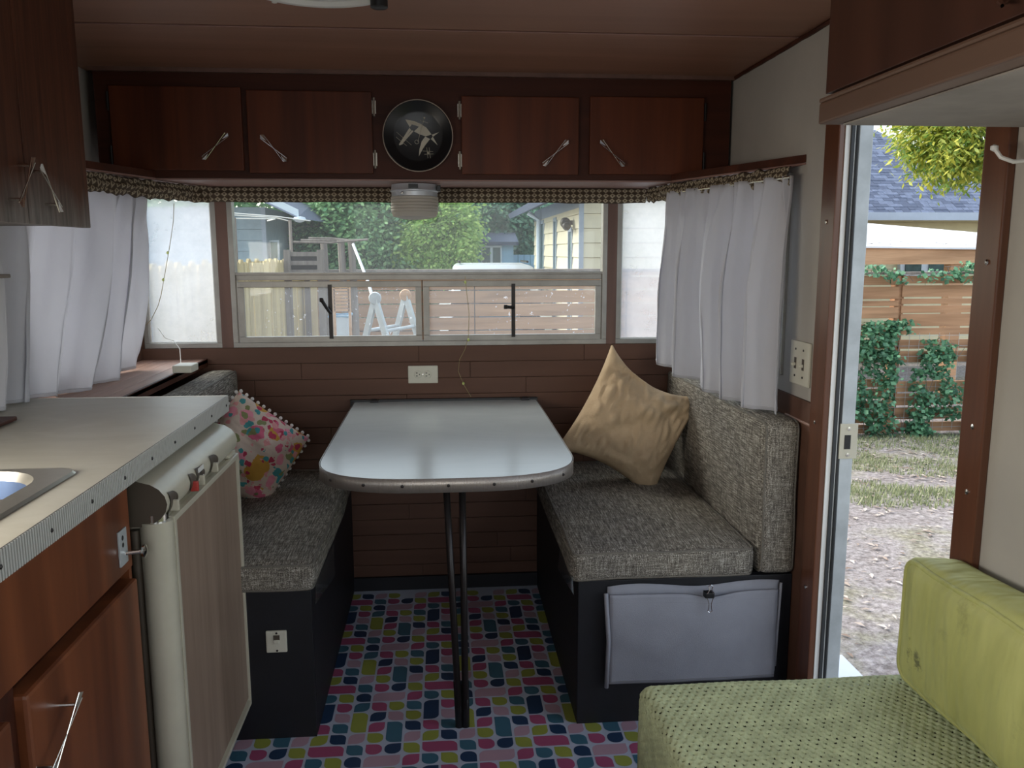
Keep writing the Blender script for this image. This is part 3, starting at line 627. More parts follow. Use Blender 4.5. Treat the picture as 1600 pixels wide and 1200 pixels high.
# ================================================================== DINETTE
def benchbox(name, x0, x1, label):
    o = thing(name, label, 'bench', ((x0+x1)/2, 2.6, 0))
    B(x0, x1, 2.10, 2.118, 0, .415, bev=.002).build('front_panel', M['black'], o)
    xi = x1 if x1 < 0 else x0
    B(min(xi, xi-.018 if xi < 0 else xi+.018), max(xi, xi-.018 if xi < 0 else xi+.018), 2.119, YW-.01, 0, .400).build('side_panel', M['black'], o)
    B(x0, x1, 2.119, YW-.01, .4005, .415).build('seat_board', M['black'], o); return o
bl = benchbox('dinette_bench', XL+.009, -.353, 'black painted left dinette bench box with a switch plate on its front')
br = benchbox('dinette_bench', .353, XR-.009, 'black painted right dinette bench box holding a grey storage pocket')
def rbox(x0, x1, y0, y1, z0, z1, r=.02, puff=.0, seed=0, wob=.004, n=26):
    "rounded cushion block: cube-sphere style grid pulled to a rounded box, with soft puff"
    mb = MB(); c = Vector(((x0+x1)/2, (y0+y1)/2, (z0+z1)/2)); h = Vector(((x1-x0)/2, (y1-y0)/2, (z1-z0)/2))
    b = bmesh.new(); bmesh.ops.create_cube(b, size=2); bmesh.ops.subdivide_edges(b, edges=b.edges[:], cuts=n, use_grid_fill=True)
    for v in b.verts:
        q = v.co.copy(); p = Vector((q[i]*h[i] for i in range(3)))
        inner = Vector((max(-h[i]+r, min(h[i]-r, p[i])) for i in range(3))); d = p-inner
        if d.length > 1e-6: p = inner+d.normalized()*min(r, d.length) if d.length > r else p
        for i in range(3):
            j, k = (i+1) % 3, (i+2) % 3
            f = max(0, 1-(p[j]/h[j])**2)*max(0, 1-(p[k]/h[k])**2)
            if abs(q[i]) > .999: p[i] += math.copysign(puff*f*min(1, h[j]*h[k]/.03), q[i])
        w = p+c
        nn = noise.noise_vector(w*6+Vector((seed*7, 0, 0)))
        v.co = w+nn*wob
    b.verts.index_update(); mb.add([v.co for v in b.verts], [[v.index for v in f.verts] for f in b.faces]); b.free(); return mb
def cushion(name, label, cat, dims, mat, pipmat, axis='z', r=.018, puff=.012, seed=0, wob=.004, pr=.0038, group=None):
    x0, x1, y0, y1, z0, z1 = dims
    o = thing(name, label, cat, ((x0+x1)/2, (y0+y1)/2, z0), group)
    rbox(*dims, r=r, puff=puff, seed=seed, wob=wob).build('pad', mat, o, True)
    def nz(p): p = Vector(p); return p+noise.noise_vector(p*6+Vector((seed*7, 0, 0)))*wob
    e = r*.30
    for s_ in (0, 1):
        if axis == 'z':
            zz = (z0+e, z1-e)[s_]; pts = [nz((x, y, zz)) for x, y in densify(rrect(x0+e, x1-e, y0+e, y1-e, r*.9, 5))]
        else:
            xx = (x0+e, x1-e)[s_]; pts = [nz((xx, y, zz)) for y, zz in densify(rrect(y0+e, y1-e, z0+e, z1-e, r*.9, 5))]
        MB().tube(pts, pr, 6, closed=True).build('piping', pipmat, o, True)
    return o
def densify(p, d=.05):
    out = []
    for i in range(len(p)):
        a, b_ = Vector(p[i]), Vector(p[(i+1) % len(p)]); k = max(1, int((b_-a).length/d))
        out += [tuple(a.lerp(b_, j/k)) for j in range(k)]
    return out
cushion('seat_cushion', 'grey tweed seat cushion on the right dinette bench', 'cushion', (.335, .838, 2.088, YW-.02, .4165, .497), M['tweed'], M['piping'], puff=.010, seed=1)
cushion('seat_cushion', 'grey tweed seat cushion on the left dinette bench', 'cushion', (-.735, -.340, 2.088, YW-.02, .4165, .490), M['tweed'], M['piping'], puff=.010, seed=2)
cushion('back_cushion', 'tall grey tweed back cushion against the right wall', 'cushion', (.846, .944, 2.086, YW-.02, .4165, .845), M['tweed'], M['piping'], 'x', puff=.006, seed=3, r=.022)
cushion('back_cushion', 'grey tweed back cushion behind the counter at the left wall', 'cushion', (-.845, -.745, 2.17, YW-.02, .4165, .868), M['tweed'], M['piping'], 'x', puff=.006, seed=4, r=.022)
# vinyl flaps at cushion corners
fv = MB().add([(-.338, 2.09, .435), (-.340, 2.084, .385), (-.318, 2.30, .372), (-.332, 2.40, .432)], [(0, 1, 2, 3)])
tag(fv.build('vinyl_flap', M['vinyl'], thick=.0012), 'clear vinyl flap hanging from the left seat cushion corner', 'vinyl flap')
fv = MB().add([(.336, 2.09, .43), (.338, 2.084, .385), (.318, 2.25, .392), (.332, 2.30, .432)], [(0, 1, 2, 3)])
tag(fv.build('vinyl_flap', M['vinyl'], thick=.0012), 'clear vinyl flap hanging from the right seat cushion corner', 'vinyl flap')
# ledge at left
lg = thing('window_ledge', 'sunlit wooden ledge under the left side window', 'ledge', (-.97, 2.6, .88))
for k in range(4):
    B(XL+.009+k*.0575, XL+.0655+k*.0575, 2.165, YW-.012, .892, .905, bev=.0015).build('board', M['ledge'], lg)
B(-.860, -.852, 2.165, YW-.012, .878, .907, bev=.001).build('edge', M['cabx'], lg)
B(XL+.009, -.86, 2.16, 2.18, .42, .890).build('support', M['black'], lg)
# battery box and string lights
bt = thing('battery_box', 'small pale grey battery box of the string lights on the ledge', 'battery box', (-.86, 2.85, .906))
c_ = P(290, 577, Z=.915); B(c_.x-.03, c_.x+.03, c_.y-.04, c_.y+.04, .908, .932, bev=.004).build('box', M['ivory'], bt)
def wirepts(pix, Y=None, jit=.0):
    return [P(x, y, Y=Y if not isinstance(Y, list) else Y[i])+Vector((random.uniform(-jit, jit), 0, 0)) for i, (x, y) in enumerate(pix)]
def wire(label, pix, Y, beads=(), mat=None, r=.0011):
    o = thing('string_light', label, 'string light', tuple(P(*pix[0], Y=Y if not isinstance(Y, list) else Y[0])))
    MB().tube(wirepts(pix, Y), r, 5).build('wire', mat or M['wire'], o)
    for bx in beads:
        p = P(*bx, Y=YW-.03); MB().lathe([(.0005, -.006), (.0045, -.003), (.0045, .003), (.0005, .006)], p, 8).build('bulb', M['led'], o)
wire('thin copper string light hanging in front of the left corner window', [(272, 318), (271, 345), (266, 380), (259, 420), (252, 460), (247, 478), (236, 500), (212, 524)], YW-.03, [(262, 395), (255, 437)])
wire('thin copper string light hanging at the center of the front window', [(727, 432), (729, 455), (733, 490), (732, 525), (727, 545), (718, 562), (716, 580), (724, 600), (736, 620)], YW-.025, [(727, 441), (732, 531), (724, 599)])
(MB().tube(wirepts([(283, 574), (281, 545), (272, 533), (258, 528), (247, 513)], [2.93, 3.0, 3.04, 3.05, 3.06]), .0014, 5).build('cord', M['white'], bt))
# ------------------------------------------------------------------ table
tb = thing('dinette_table', 'white laminate dinette table with rounded front corners and black legs', 'table', (0, 2.55, 0))
def tabout(off=0):
    x0, x1 = -.328-off, .345+off; yb = YW-.028; yf = 1.985-off; pts = [(x1, yb), (x0, yb)]
    rx, ry = .30, .225
    for sgn, cx, a0 in ((-1, x0+rx, 180), (1, x1-rx, 270)):
        for k in range(15):
            a = math.radians(a0+90*k/14); e = 1.0
            ca, sa = math.cos(a), math.sin(a)
            pw = .78
            pts.append((cx+rx*math.copysign(abs(ca)**pw, ca), yf+ry+ry*math.copysign(abs(sa)**pw, sa)-(.0)))
    return pts
MB().prism(tabout(), (0, 0, .7075), (1, 0, 0), (0, 1, 0), .0325).build('tabletop', M['table'], tb)
lo_, hi_ = tabout(.0025), tabout(.0025); n = len(lo_)
bd = MB().add([(x, y, .705) for x, y in lo_]+[(x, y, .741) for x, y in lo_], [(i, i+1, n+i+1, n+i) for i in range(1, n-1)]+[(n-1, 0, n, 2*n-1)])
bd.build('edge_band', M['ribtab'], tb, 'a', thick=.0015)
sb = MB()
for px_, py_ in ((534, 744), (578, 752), (637, 755), (699, 754), (761, 752), (819, 747), (862, 738)):
    i = min(range(n), key=lambda i: (Vector(lo_[i])-Vector(P(px_, py_, Z=.723)[:2])).length)
    p = P(px_, py_, Z=.723); j = min(range(2, n-1), key=lambda i: (Vector(lo_[i]).lerp(Vector(lo_[i+1]), .5)-Vector((p.x, p.y))).length)
    q = Vector(lo_[j]).lerp(Vector(lo_[j+1]), .5); sb.lathe([(.001, -.003), (.0042, -.002), (.0042, 0)], (q.x, q.y-.001, .723), 8, 'Y')
sb.build('screw', M['blackmet'], tb, kind='stuff')
B(-.345, .352, YW-.026, YW-.009, .700, .748, bev=.002).build('wall_rail', M['blackpl'], tb)
for px_ in (585, 820):
    p = P(px_, 625, Y=YW-.035); cm = MB().box(p.x-.016, p.x+.016, YW-.045, YW-.02, .7405, .748, bev=.002); cm.tube([(p.x-.010, YW-.04, .75), (p.x+.010, YW-.04, .75)], .004)
    cm.build('clamp', M['blackmet'], tb)
for (xt, xb) in ((.002, .030), (.046, .047)):
    lg_ = MB().tube([(xt, 2.16, .705), (xt+(xb-xt)*.5, 2.135, .36), (xb, 2.115, .012)], .0095, 14); lo = lg_.build('leg', M['blackmet'], tb, True)
    MB().tube([(xb+(xt-xb)*.17, 2.124, .13), (xb, 2.115, .0)], .0108, 14).build('rubber_foot', M['blackpl'], lo, True)
# ------------------------------------------------------------------ fittings
ol = thing('wall_outlet', 'ivory double outlet plate on the front wall behind the table', 'outlet', (-.078, YW-.01, .835))
a = P(638, 599, Y=YW-.012); b_ = P(684, 571, Y=YW-.012)
B(a.x, b_.x, YW-.016, YW-.009, a.z, b_.z, bev=.003).build('plate', M['ivory'], ol)
for cx in (653, 668):
    c_ = P(cx, 585, Y=YW-.016); so = MB().lathe([(.014, 0), (.0145, -.001), (.013, -.0025), (.001, -(.0024))], (c_.x, YW-.0158, c_.z), 20, 'Y').build('socket', M['ivory'], ol)
    q = MB().box(c_.x-.007, c_.x-.001, YW-.0192, YW-.0184, c_.z+.004, c_.z+.007).box(c_.x-.007, c_.x-.001, YW-.0192, YW-.0184, c_.z-.007, c_.z-.004)
    q.lathe([(.002, -.0034), (.002, -(.0024))], (c_.x+.006, YW-.0158, c_.z), 8, 'Y').build('slot', M['blackpl'], so)
c_ = P(660.5, 585, Y=YW-.016); MB().lathe([(.003, 0), (.003, -.001), (.001, -.0015)], (c_.x, YW-.016, c_.z), 8, 'Y').build('screw', M['chrome'], ol)
# double switch plate on right wall
sw = thing('light_switch', 'ivory double toggle switch plate on the right wall beside the door', 'switch', (XR, 2.13, .99))
B(XR-.008, XR-.0005, 2.072, 2.19, .935, 1.052, bev=.003).build('plate', M['ivory'], sw)
for yy in (2.107, 2.155):
    B(XR-.009, XR-.0078, yy-.006, yy+.006, .977, 1.007).build('slot', M['creamd'], sw)
    B(XR-.020, XR-.008, yy-.004, yy+.004, .985, .993, bev=.002).build('toggle', M['ivory'], sw)
    for z_ in (.958, 1.030): MB().lathe([(.003, 0), (.003, -.0015)], (XR-.008, yy, z_), 8, 'X').build('screw', M['blackmet'], sw)
sw = thing('bench_switch', 'small rounded ivory switch plate on the black left bench front', 'switch', (-.446, 2.1, .284))
a = P(417, 1019, Y=2.098); b_ = P(448, 984, Y=2.098)
B(a.x, b_.x, 2.092, 2.0995, a.z, b_.z, bev=.006).build('plate', M['ivory'], sw)
c_ = P(432, 998, Y=2.09); B(c_.x-.008, c_.x+.008, 2.089, 2.092, c_.z-.004, c_.z+.009).build('rocker_slot', M['creamd'], sw)
B(c_.x-.007, c_.x+.007, 2.0865, 2.0915, c_.z-.014, c_.z-.003, bev=.002).build('rocker', M['ivory'], sw)
for z_ in (a.z+.006, b_.z-.006): MB().lathe([(.003, 0), (.003, -.0012)], (c_.x, 2.092, z_), 8, 'Y').build('screw', M['blackmet'], sw)
# storage pocket
pc = thing('storage_pocket', 'grey canvas storage pocket on the right bench front', 'pocket', (.67, 2.09, .12))
a = P(950, 1068, Y=2.085); b_ = P(1215, 920, Y=2.085)
def pk_(u, v):
    x = a.x+(b_.x-a.x)*u; z_ = a.z+(b_.z-a.z)*v
    sag = -.014*math.exp(-((u-.60)/.12)**2)*v**6
    y = 2.082-.012*math.sin(math.pi*u)**.5*math.sin(math.pi*min(1, v*1.02)*.8+.3)+.003*noise.noise(Vector((u*4, v*4, 0)))
    return (x, y, z_+sag)
MB().grid(pk_, 40, 26).build('front_cloth', M['greyfab'], pc, True, thick=.0025)
MB().grid(lambda u, v: (a.x-.004+(b_.x-a.x+.012)*u, 2.0965+.0005*math.sin(u*20), a.z+.01+(b_.z-a.z+.008+.006*math.sin(u*9))*v), 30, 10).build('back_cloth', M['greyfab'], pc, True, thick=.002)
MB().tube([(a.x-.004, 2.086, a.z-.012), (a.x-.002, 2.078, (a.z+b_.z)/2), (a.x-.010, 2.084, b_.z+.004)], .006, 8).build('side_fold', M['greyfab'], pc, True)
MB().tube([(b_.x+.004, 2.088, a.z+.03), (b_.x+.005, 2.086, (a.z+b_.z)/2), (b_.x+.010, 2.088, b_.z+.016)], .004, 8).build('side_fold', M['greyfab'], pc, True)
MB().tube([pk_(u, .91) for u in np.linspace(0, 1, 40)], .0013, 5).build('seam', M['creamd'], pc); MB().tube([pk_(u, .03) for u in np.linspace(0, 1, 40)], .0016, 5).build('seam', M['creamd'], pc)
bc = thing('binder_clip', 'black binder clip pinching the top of the grey pocket', 'clip', (.68, 2.06, .37))
c_ = P(1108, 928, Y=2.065); B(c_.x-.013, c_.x+.013, 2.056, 2.079, c_.z-.010, c_.z+.006, bev=.003).build('clip_body', M['blackpl'], bc)
for z0, z1 in ((c_.z+.005, c_.z+.030), (c_.z-.008, c_.z-.048)):
    s_ = 1 if z1 > z0 else -1
    lp = [(c_.x-.008, 2.055, z0), (c_.x-.003, 2.054, z0+(z1-z0)*.4), (c_.x-.004, 2.054, z1-s_*.010), (c_.x-.006, 2.054, z1-s_*.004), (c_.x, 2.054, z1), (c_.x+.006, 2.054, z1-s_*.004), (c_.x+.004, 2.054, z1-s_*.010), (c_.x+.003, 2.054, z0+(z1-z0)*.4), (c_.x+.008, 2.055, z0)]
    MB().tube(lp, .0011, 6).build('wire_arm', M['chrome'], bc)
# wall plate (decorative)
pl = thing('decorative_plate', 'round black plate with abstract atomic figure hung between cabinet doors', 'plate', (-.071, Yc-.01, 1.652))
pc0 = P(653, 212, Y=Yc-.02); R_ = .1095; ox, oz = pc0.x, pc0.z
MB().lathe([(.03, -.001), (.078, -.001), (R_, -.015), (R_+.001, -.018), (R_-.003, -.019), (.080, -.006), (.074, -.004), (.001, -.004)], (ox, Yc, oz), 56, 'Y').build('dish', plain('black_glaze', (.006, .007, .009), .3), pl, 'a')
MB().tube([(ox+(R_)*math.cos(t*math.pi/32), Yc-.0185, oz+(R_)*math.sin(t*math.pi/32)) for t in range(64)], .0016, 6, closed=True).build('gold_rim', plain('rim_glaze', (.40, .33, .27), .4), pl)
art = plain('cream_glaze', (.50, .47, .38), .4, var=.05); mb = MB()
def q_(x, y): return (ox+(x-585)*R_/435, Yc-.0045, oz-(y-578)*R_/455)        # pixels of a 1200-wide close-up around the plate
def poly(pts, dy=0): mb.prism([(0, 0)]*0+[((p[0]-ox), (p[2]-oz)) for p in [q_(*t) for t in pts]], (ox, Yc-.0042-dy, oz), (1, 0, 0), (0, 0, 1), .0008)
poly([(430, 365), (540, 385), (620, 420), (600, 455), (510, 425), (485, 462)]); poly([(620, 420), (690, 465), (755, 552), (680, 577), (600, 550), (535, 515), (600, 455)])
poly([(480, 470), (500, 500), (420, 610), (390, 680), (350, 695), (345, 680)]); poly([(530, 512), (510, 500), (425, 600), (400, 660)])
poly([(675, 580), (735, 610), (680, 680), (640, 740), (590, 835), (600, 740), (630, 640)]); poly([(745, 610), (770, 580), (830, 690)]); poly([(758, 555), (850, 522), (770, 582)])
for l_ in ([(668, 345), (580, 650)], [(610, 375), (715, 408)], [(315, 525), (500, 690)], [(310, 590), (440, 700)], [(640, 765), (770, 770)], [(660, 808), (775, 802)], [(690, 720), (705, 855)], [(722, 720), (735, 855)]):
    mb.tube([Vector(q_(*l_[0]))+Vector((0, -.001, 0)), Vector(q_(*l_[1]))+Vector((0, -.001, 0))], .0006, 4)
mb.tube([Vector(q_(568+25*math.cos(t), 650+25*math.sin(t)))+Vector((0, -.001, 0)) for t in np.linspace(0, 6.28, 14)[:-1]], .0007, 4, closed=True)
for c0 in ((668, 342), (710, 790)): mb.lathe([(.003, 0), (.003, -.0012)], (q_(*c0)[0], Yc-.0042, q_(*c0)[2]), 8, 'Y')
for sx in (455, 690):
    mb.tube([Vector(q_(sx, 150))+Vector((0, -.0125, 0)), Vector(q_(sx, 185))+Vector((0, -.009, 0))], .0010, 4); mb.tube([Vector(q_(sx, 1010))+Vector((0, -.0125, 0)), Vector(q_(sx, 975))+Vector((0, -.009, 0))], .0010, 4)
mb.build('figure_inlay', art, pl, kind='stuff')
# lamp under cabinet
lm_ = thing('ceiling_lamp', 'ribbed round lamp with metal collar under the overhead cabinet', 'lamp', (-.088, 2.885, 1.512))
lc0 = (-.088, 2.885, 0)
MB().lathe([(.070, 1.512), (.0765, 1.511), (.078, 1.494), (.081, 1.491), (.081, 1.488), (.077, 1.486), (.077, 1.472), (.074, 1.471)], lc0, 48).build('collar', plain('lamp_aluminium', (.55, .58, .62), .35, .5), lm_, 'a')
prof = [(.075, 1.472)]
for k in range(5): prof += [(.080, 1.470-k*.010), (.080, 1.464-k*.010), (.0775, 1.4625-k*.010)]
prof += [(.0785, 1.420), (.072, 1.406), (.045, 1.399), (.020, 1.396), (.001, 1.396)]
M['opal'] = cloth('opal_glass', (.62, .58, .52), .3, .3, .0); MB().lathe(prof, lc0, 48).build('lamp_shade', M['opal'], lm_, 'a')
B(-.105, -.074, 2.800, 2.808, 1.495, 1.508).build('slot', M['blackpl'], lm_); B(-.012, .0, 2.855, 2.885, 1.488, 1.508, bev=.002).build('switch', M['blackpl'], lm_)
MB().lathe([(.001, -.006), (.004, -.005), (.004, 0)], (-.126, 2.816, 1.48), 10, 'Y').build('screw', M['chrome'], lm_)
# roof vent
rv = thing('roof_vent', 'white ring of the roof vent fan at the top of the picture', 'vent', (-.25, 1.86, ZC))
MB().lathe([(.155, ZC+.003), (.175, ZC+.002), (.178, ZC-.006), (.172, ZC-.012), (.160, ZC-.012), (.152, ZC-.004)], (-.25, 1.845, 0), 64).build('ring', M['white'], rv, 'a')
MB().lathe([(.001, ZC-.001), (.150, ZC-.001), (.150, ZC+.003)], (-.25, 1.845, 0), 48).build('screen', plain('vent_screen', (.16, .15, .14), .6), rv)
kc = (-.127, 1.925); MB().lathe([(.001, ZC-.012), (.006, ZC-.012), (.006, ZC+.002)], (-.36, 1.985, 0), 10).build('clip', M['white'], rv)
kb = MB().lathe([(.010, ZC+.002), (.010, ZC-.016), (.019, ZC-.018), (.019, ZC-.033), (.016, ZC-.035), (.001, ZC-.036)], (*kc, 0), 24); kb.build('crank_knob', M['blackpl'], rv, 'a')
B(-.125, -.075, 1.90, 1.935, ZC-.008, ZC+.002, bev=.002).build('bracket', M['aluw'], rv)
# hook right
hk = MB().tube([(XR-.0, 1.31, 1.435), (XR-.03, 1.315, 1.432), (XR-.045, 1.325, 1.44), (XR-.05, 1.335, 1.455)], .0035, 8)
hk.lathe([(.001, -.006), (.006, -.003), (.006, .003), (.001, .006)], (XR-.05, 1.336, 1.456), 10)
hk.lathe([(.010, 0), (.010, -.003)], (XR, 1.31, 1.435), 12, 'X'); tag(hk.build('coat_hook', M['white'], None, 'a'), 'small white coat hook on the wall right of the door', 'hook')
# ------------------------------------------------------------------ curtains
def curtain(name, label, top, bot, folds, amp, seed, flare=.0, ztop=None, pleats=True):
    "top/bot: lists of (x,y,z) control points along the hem lines"
    o = thing(name, label, 'curtain', tuple(top[0])); N = 260; Mv = 46
    top = [Vector(p) for p in top]; bot = [Vector(p) for p in bot]
    def along(L_, t):
        k = t*(len(L_)-1); i = min(int(k), len(L_)-2); return L_[i].lerp(L_[i+1], k-i)
    def fn(u, v):
        s_ = u+.012*noise.noise(Vector((u*5, v*1.2, seed)))*v
        p = along(top, u).lerp(along(bot, u), v); t = (along(bot, min(1, u+.02))-along(bot, max(0, u-.02))); t.z = 0; t.normalize(); n = Vector((t.y, -t.x, 0))
        ph = s_*folds*2*math.pi+2.4*noise.noise(Vector((u*3, seed, v*1.1)))
        w = math.sin(ph); w = math.copysign(abs(w)**.6, w)
        env = (.35+.65*min(1, v*2.2))
        a_ = amp*env*(1+.9*noise.noise(Vector((u*5.0, v*.9, seed+9))))
        off = a_*w+.35*amp*math.sin(ph*2.3+seed)*math.exp(-((v-.05)/.12)**2)+.004*noise.noise(Vector((u*30, v*5, seed)))
        lat = amp*.95*env*math.sin(2*ph)
        pinch = .006*math.sin(s_*folds*6*math.pi)*math.exp(-v*14)
        return p+n*(off+pinch)+t*lat*.6
    MB().grid(fn, N, Mv).build('panel', M['curtain'], o, True, fix=False, thick=.0008)
    MB().tube([fn(i/N, .985) for i in range(N+1)], .0016, 5).build('hem', M['curtain'], o, True, fix=False)
    MB().tube([top[0]+Vector((0, 0, -.004)), *[p+Vector((0, 0, -.004)) for p in top[1:]]], .004, 8).build('rod', M['chrome'], o)
    return o
curtain('window_curtain', 'white cotton curtain covering the right side window', [(.757, 2.80, 1.485), (.84, 2.47, 1.485), (.912, 2.165, 1.485)],
        [(.733, 2.79, .918), (.815, 2.46, .862), (.888, 2.135, .852)], 5.0, .027, 3)
curtain('window_curtain', 'white cotton curtain covering the left side window behind the counter', [(-1.03, 1.95, 1.49), (-1.035, 2.30, 1.49), (-1.0, 2.70, 1.49), (-.945, 2.80, 1.49)],
        [(-1.05, 1.93, .93), (-1.03, 2.12, .93), (-1.02, 2.42, .90), (-1.0, 2.80, .912)], 5.0, .030, 11)
# ------------------------------------------------------------------ pillows
def pillow(name, label, c, ex, ey, w, h, th, mat, seed, wr=.02, corner=.06, wave=5, dent=0):
    "pillow spanned by unit axes ex, ey; normal = ex x ey"
    ex = Vector(ex).normalized(); n = ex.cross(Vector(ey)).normalized(); ey = n.cross(ex).normalized(); c = Vector(c)
    o = thing(name, label, 'pillow', tuple(c)); N = 56; vs = []; fs = []
    def pt(u, v, s_):
        e = (1-u*u)*(1-v*v); prof = max(0, e)**.42
        pull = 1-corner*(1-abs(u)**2)*abs(v)**3
        pull2 = 1-corner*(1-abs(v)**2)*abs(u)**3
        x = u*w/2*pull2-dent*w*(1-v*v)*max(0, u)**2.2+dent*w*.35*(1-v*v)*max(0, -u)**2; y = v*h/2*pull
        q = Vector((u*2+seed, v*2, s_*3))
        r_ = 1-abs(noise.noise(q*1.7)); z_ = s_*th/2*prof*(1+.3*noise.noise(q))
        diag = math.sin((u*1.3+v*.7+.6*noise.noise(q))*wave*1.6)*.5+abs(noise.noise(Vector((u*3+seed, v*7, 1))))*1.6
        z_ += s_*wr*(diag-.5)*min(1, e*3)*.6
        return c+ex*x+ey*y+n*z_
    for s_ in (1, -1):
        for j in range(N+1):
            for i in range(N+1): vs.append(pt(-math.cos(i/N*math.pi)*.0+(i/N*2-1), j/N*2-1, s_))
    K = (N+1)*(N+1)
    for s_ in (0, 1):
        for j in range(N):
            for i in range(N):
                a = s_*K+j*(N+1)+i; f = (a, a+1, a+N+2, a+N+1); fs.append(f if s_ == 0 else f[::-1])
    mb = MB().add(vs, fs); ob = mb.build('cover', mat, o, True, fix=False)
    b = bmesh.new(); b.from_mesh(ob.data); bmesh.ops.remove_doubles(b, verts=b.verts[:], dist=.0004); b.to_mesh(ob.data); b.free()
    return o, pt
tp_, _ = pillow('throw_pillow', 'tan plush throw pillow slumped on one corner on the right bench', (.648, 2.79, .705), (.50, .25, .83), (-.84, .15, .50), .425, .375, .19, M['tan'], 5, .024, .09, 3, dent=.13)
fp_, fpt = pillow('throw_pillow', 'floral print throw pillow with pompom trim on the left bench', (-.640, 2.74, .640), (.70, .30, -.62), (.55, .38, .72), (.288), .285, .19, M['floral'], 2, .012, .02, 3)
pm = []
for k in range(13):
    t = -1+2*(k+.5)/13
    for (u, v) in ((t, 1), (t, -1), (1, t), (-1, t)): pm.append(fpt(u, v, 1))
sph = MB().lathe([(.0005, -.0062), (.0046, -.0043), (.0062, 0), (.0046, .0043), (.0005, .0062)], tuple(ORG[fp_.name]), 10)
me0 = None
pmm = plain('pompom_yarn', (.62, .60, .58), .95)
for i, p in enumerate(pm):
    if me0 is None:
        q = sph.build('pompom', pmm, fp_, True); me0 = q.data
    else:
        q = bpy.data.objects.new('pompom', me0); COL.objects.link(q); q.parent = fp_
    d = (p-ORG[fp_.name]).normalized()*.006; q.location = p+d-ORG[fp_.name]
# ------------------------------------------------------------------ green couch
gc = thing('couch', 'couch base in dark wood under the green crocheted blanket', 'couch', (.65, .8, 0))
B(.385, XR-.002, -.5, 1.365, 0, .36, bev=.002).build('base', M['couchbase'], gc)
rbox(.372, XR-.012, -.5, 1.40, .361, .482, r=.02, puff=0, wob=.001).build('mattress', plain('dark_green_ticking', (.10, .12, .06), .8), gc, True)
# crocheted blanket: real knitted relief, draped over far and left edges
def crochet():
    y_far, x_l, zt = 1.425, .358, .494; p_, q_ = .0155, .0115; rr = .022
    lenx = XR-.012-x_l; nu_top = 235; nu_side = 110; side = .245
    xs = [(x, None) for x in np.linspace(XR-.012, x_l+rr, nu_top)]
    def across(s_):           # arclength from wall, over the edge, down the side
        L_ = XR-.012-(x_l+rr); arc = rr*math.pi/2
        if s_ < L_: return XR-.012-s_, zt, (0, 1)
        if s_ < L_+arc: a = (s_-L_)/rr; return x_l+rr-rr*math.sin(a), zt-rr+rr*math.cos(a), (-math.sin(a), math.cos(a))
        return x_l, zt-rr-(s_-L_-arc), (-1, 0)
    HV = []; tot = XR-.012-(x_l+rr)+rr*math.pi/2+side; nu = int(tot/(.0024))
    Ly = y_far-.25; nv_ = int((Ly+.14)/(.0024)); vs = []
    for j in range(nv_+1):
        t = j*(.0024); 
        for i in range(nu+1):
            s_ = i*tot/nu; x, z_, nn = across(s_)
            # along: start hanging at far side for .14, then over the edge, then toward camera
            hang = .10
            if t < hang: y = y_far+.0; dz = -(hang-t)
            else: y = y_far-(t-hang); dz = 0
            ro = min(1, max(0, (t-hang)/.03)) if t > hang else 0
            z2 = z_+dz-(.010*(1-ro)**2 if t > hang else .010)
            
            # knit pattern: staggered eyelets between rows of thick stitches
            rowi = math.floor(t/q_); ph = s_/p_+.5*(rowi % 2); fx = ph-math.floor(ph)-.5; fy = t/q_-rowi-.5
            hole = math.exp(-((fx/.22)**2+(fy/.27)**2)); st = .5+.5*math.cos(2*math.pi*s_/(p_/3)+rowi*2.1)
            hgt = .0005*math.cos(2*math.pi*fy)+.0006*st-.0055*hole+.004*noise.noise(Vector((x*5, y*5, z_*5)))+.012*noise.noise(Vector((0, y*9, 4)))*(1 if nn[0] < -.5 else 0)*min(1, (zt-z_)/.1); HV.append(hole)
            vs.append((x+nn[0]*hgt*(1 if dz == 0 else .3), y+(hgt if dz < 0 else 0), z2+nn[1]*hgt))
    fs = [(j*(nu+1)+i, (j+1)*(nu+1)+i, (j+1)*(nu+1)+i+1, j*(nu+1)+i+1) for j in range(nv_) for i in range(nu) if HV[j*(nu+1)+i]+HV[(j+1)*(nu+1)+i+1]+HV[j*(nu+1)+i+1]+HV[(j+1)*(nu+1)+i] < 2.5]
    return MB().add(vs, fs)
cr = crochet().build('crochet_blanket', M['crochet'], None, True, fix=False); tag(cr, 'sage green crocheted blanket draped over the couch seat', 'blanket')
o = cushion('couch_cushion', 'bright lime green velvet back cushion standing on the couch', 'cushion', (.835, .945, .35, 1.405, .500, .742), M['velvet'], M['velvet'], 'x', r=.030, puff=.010, seed=6, wob=.007, pr=.0048)
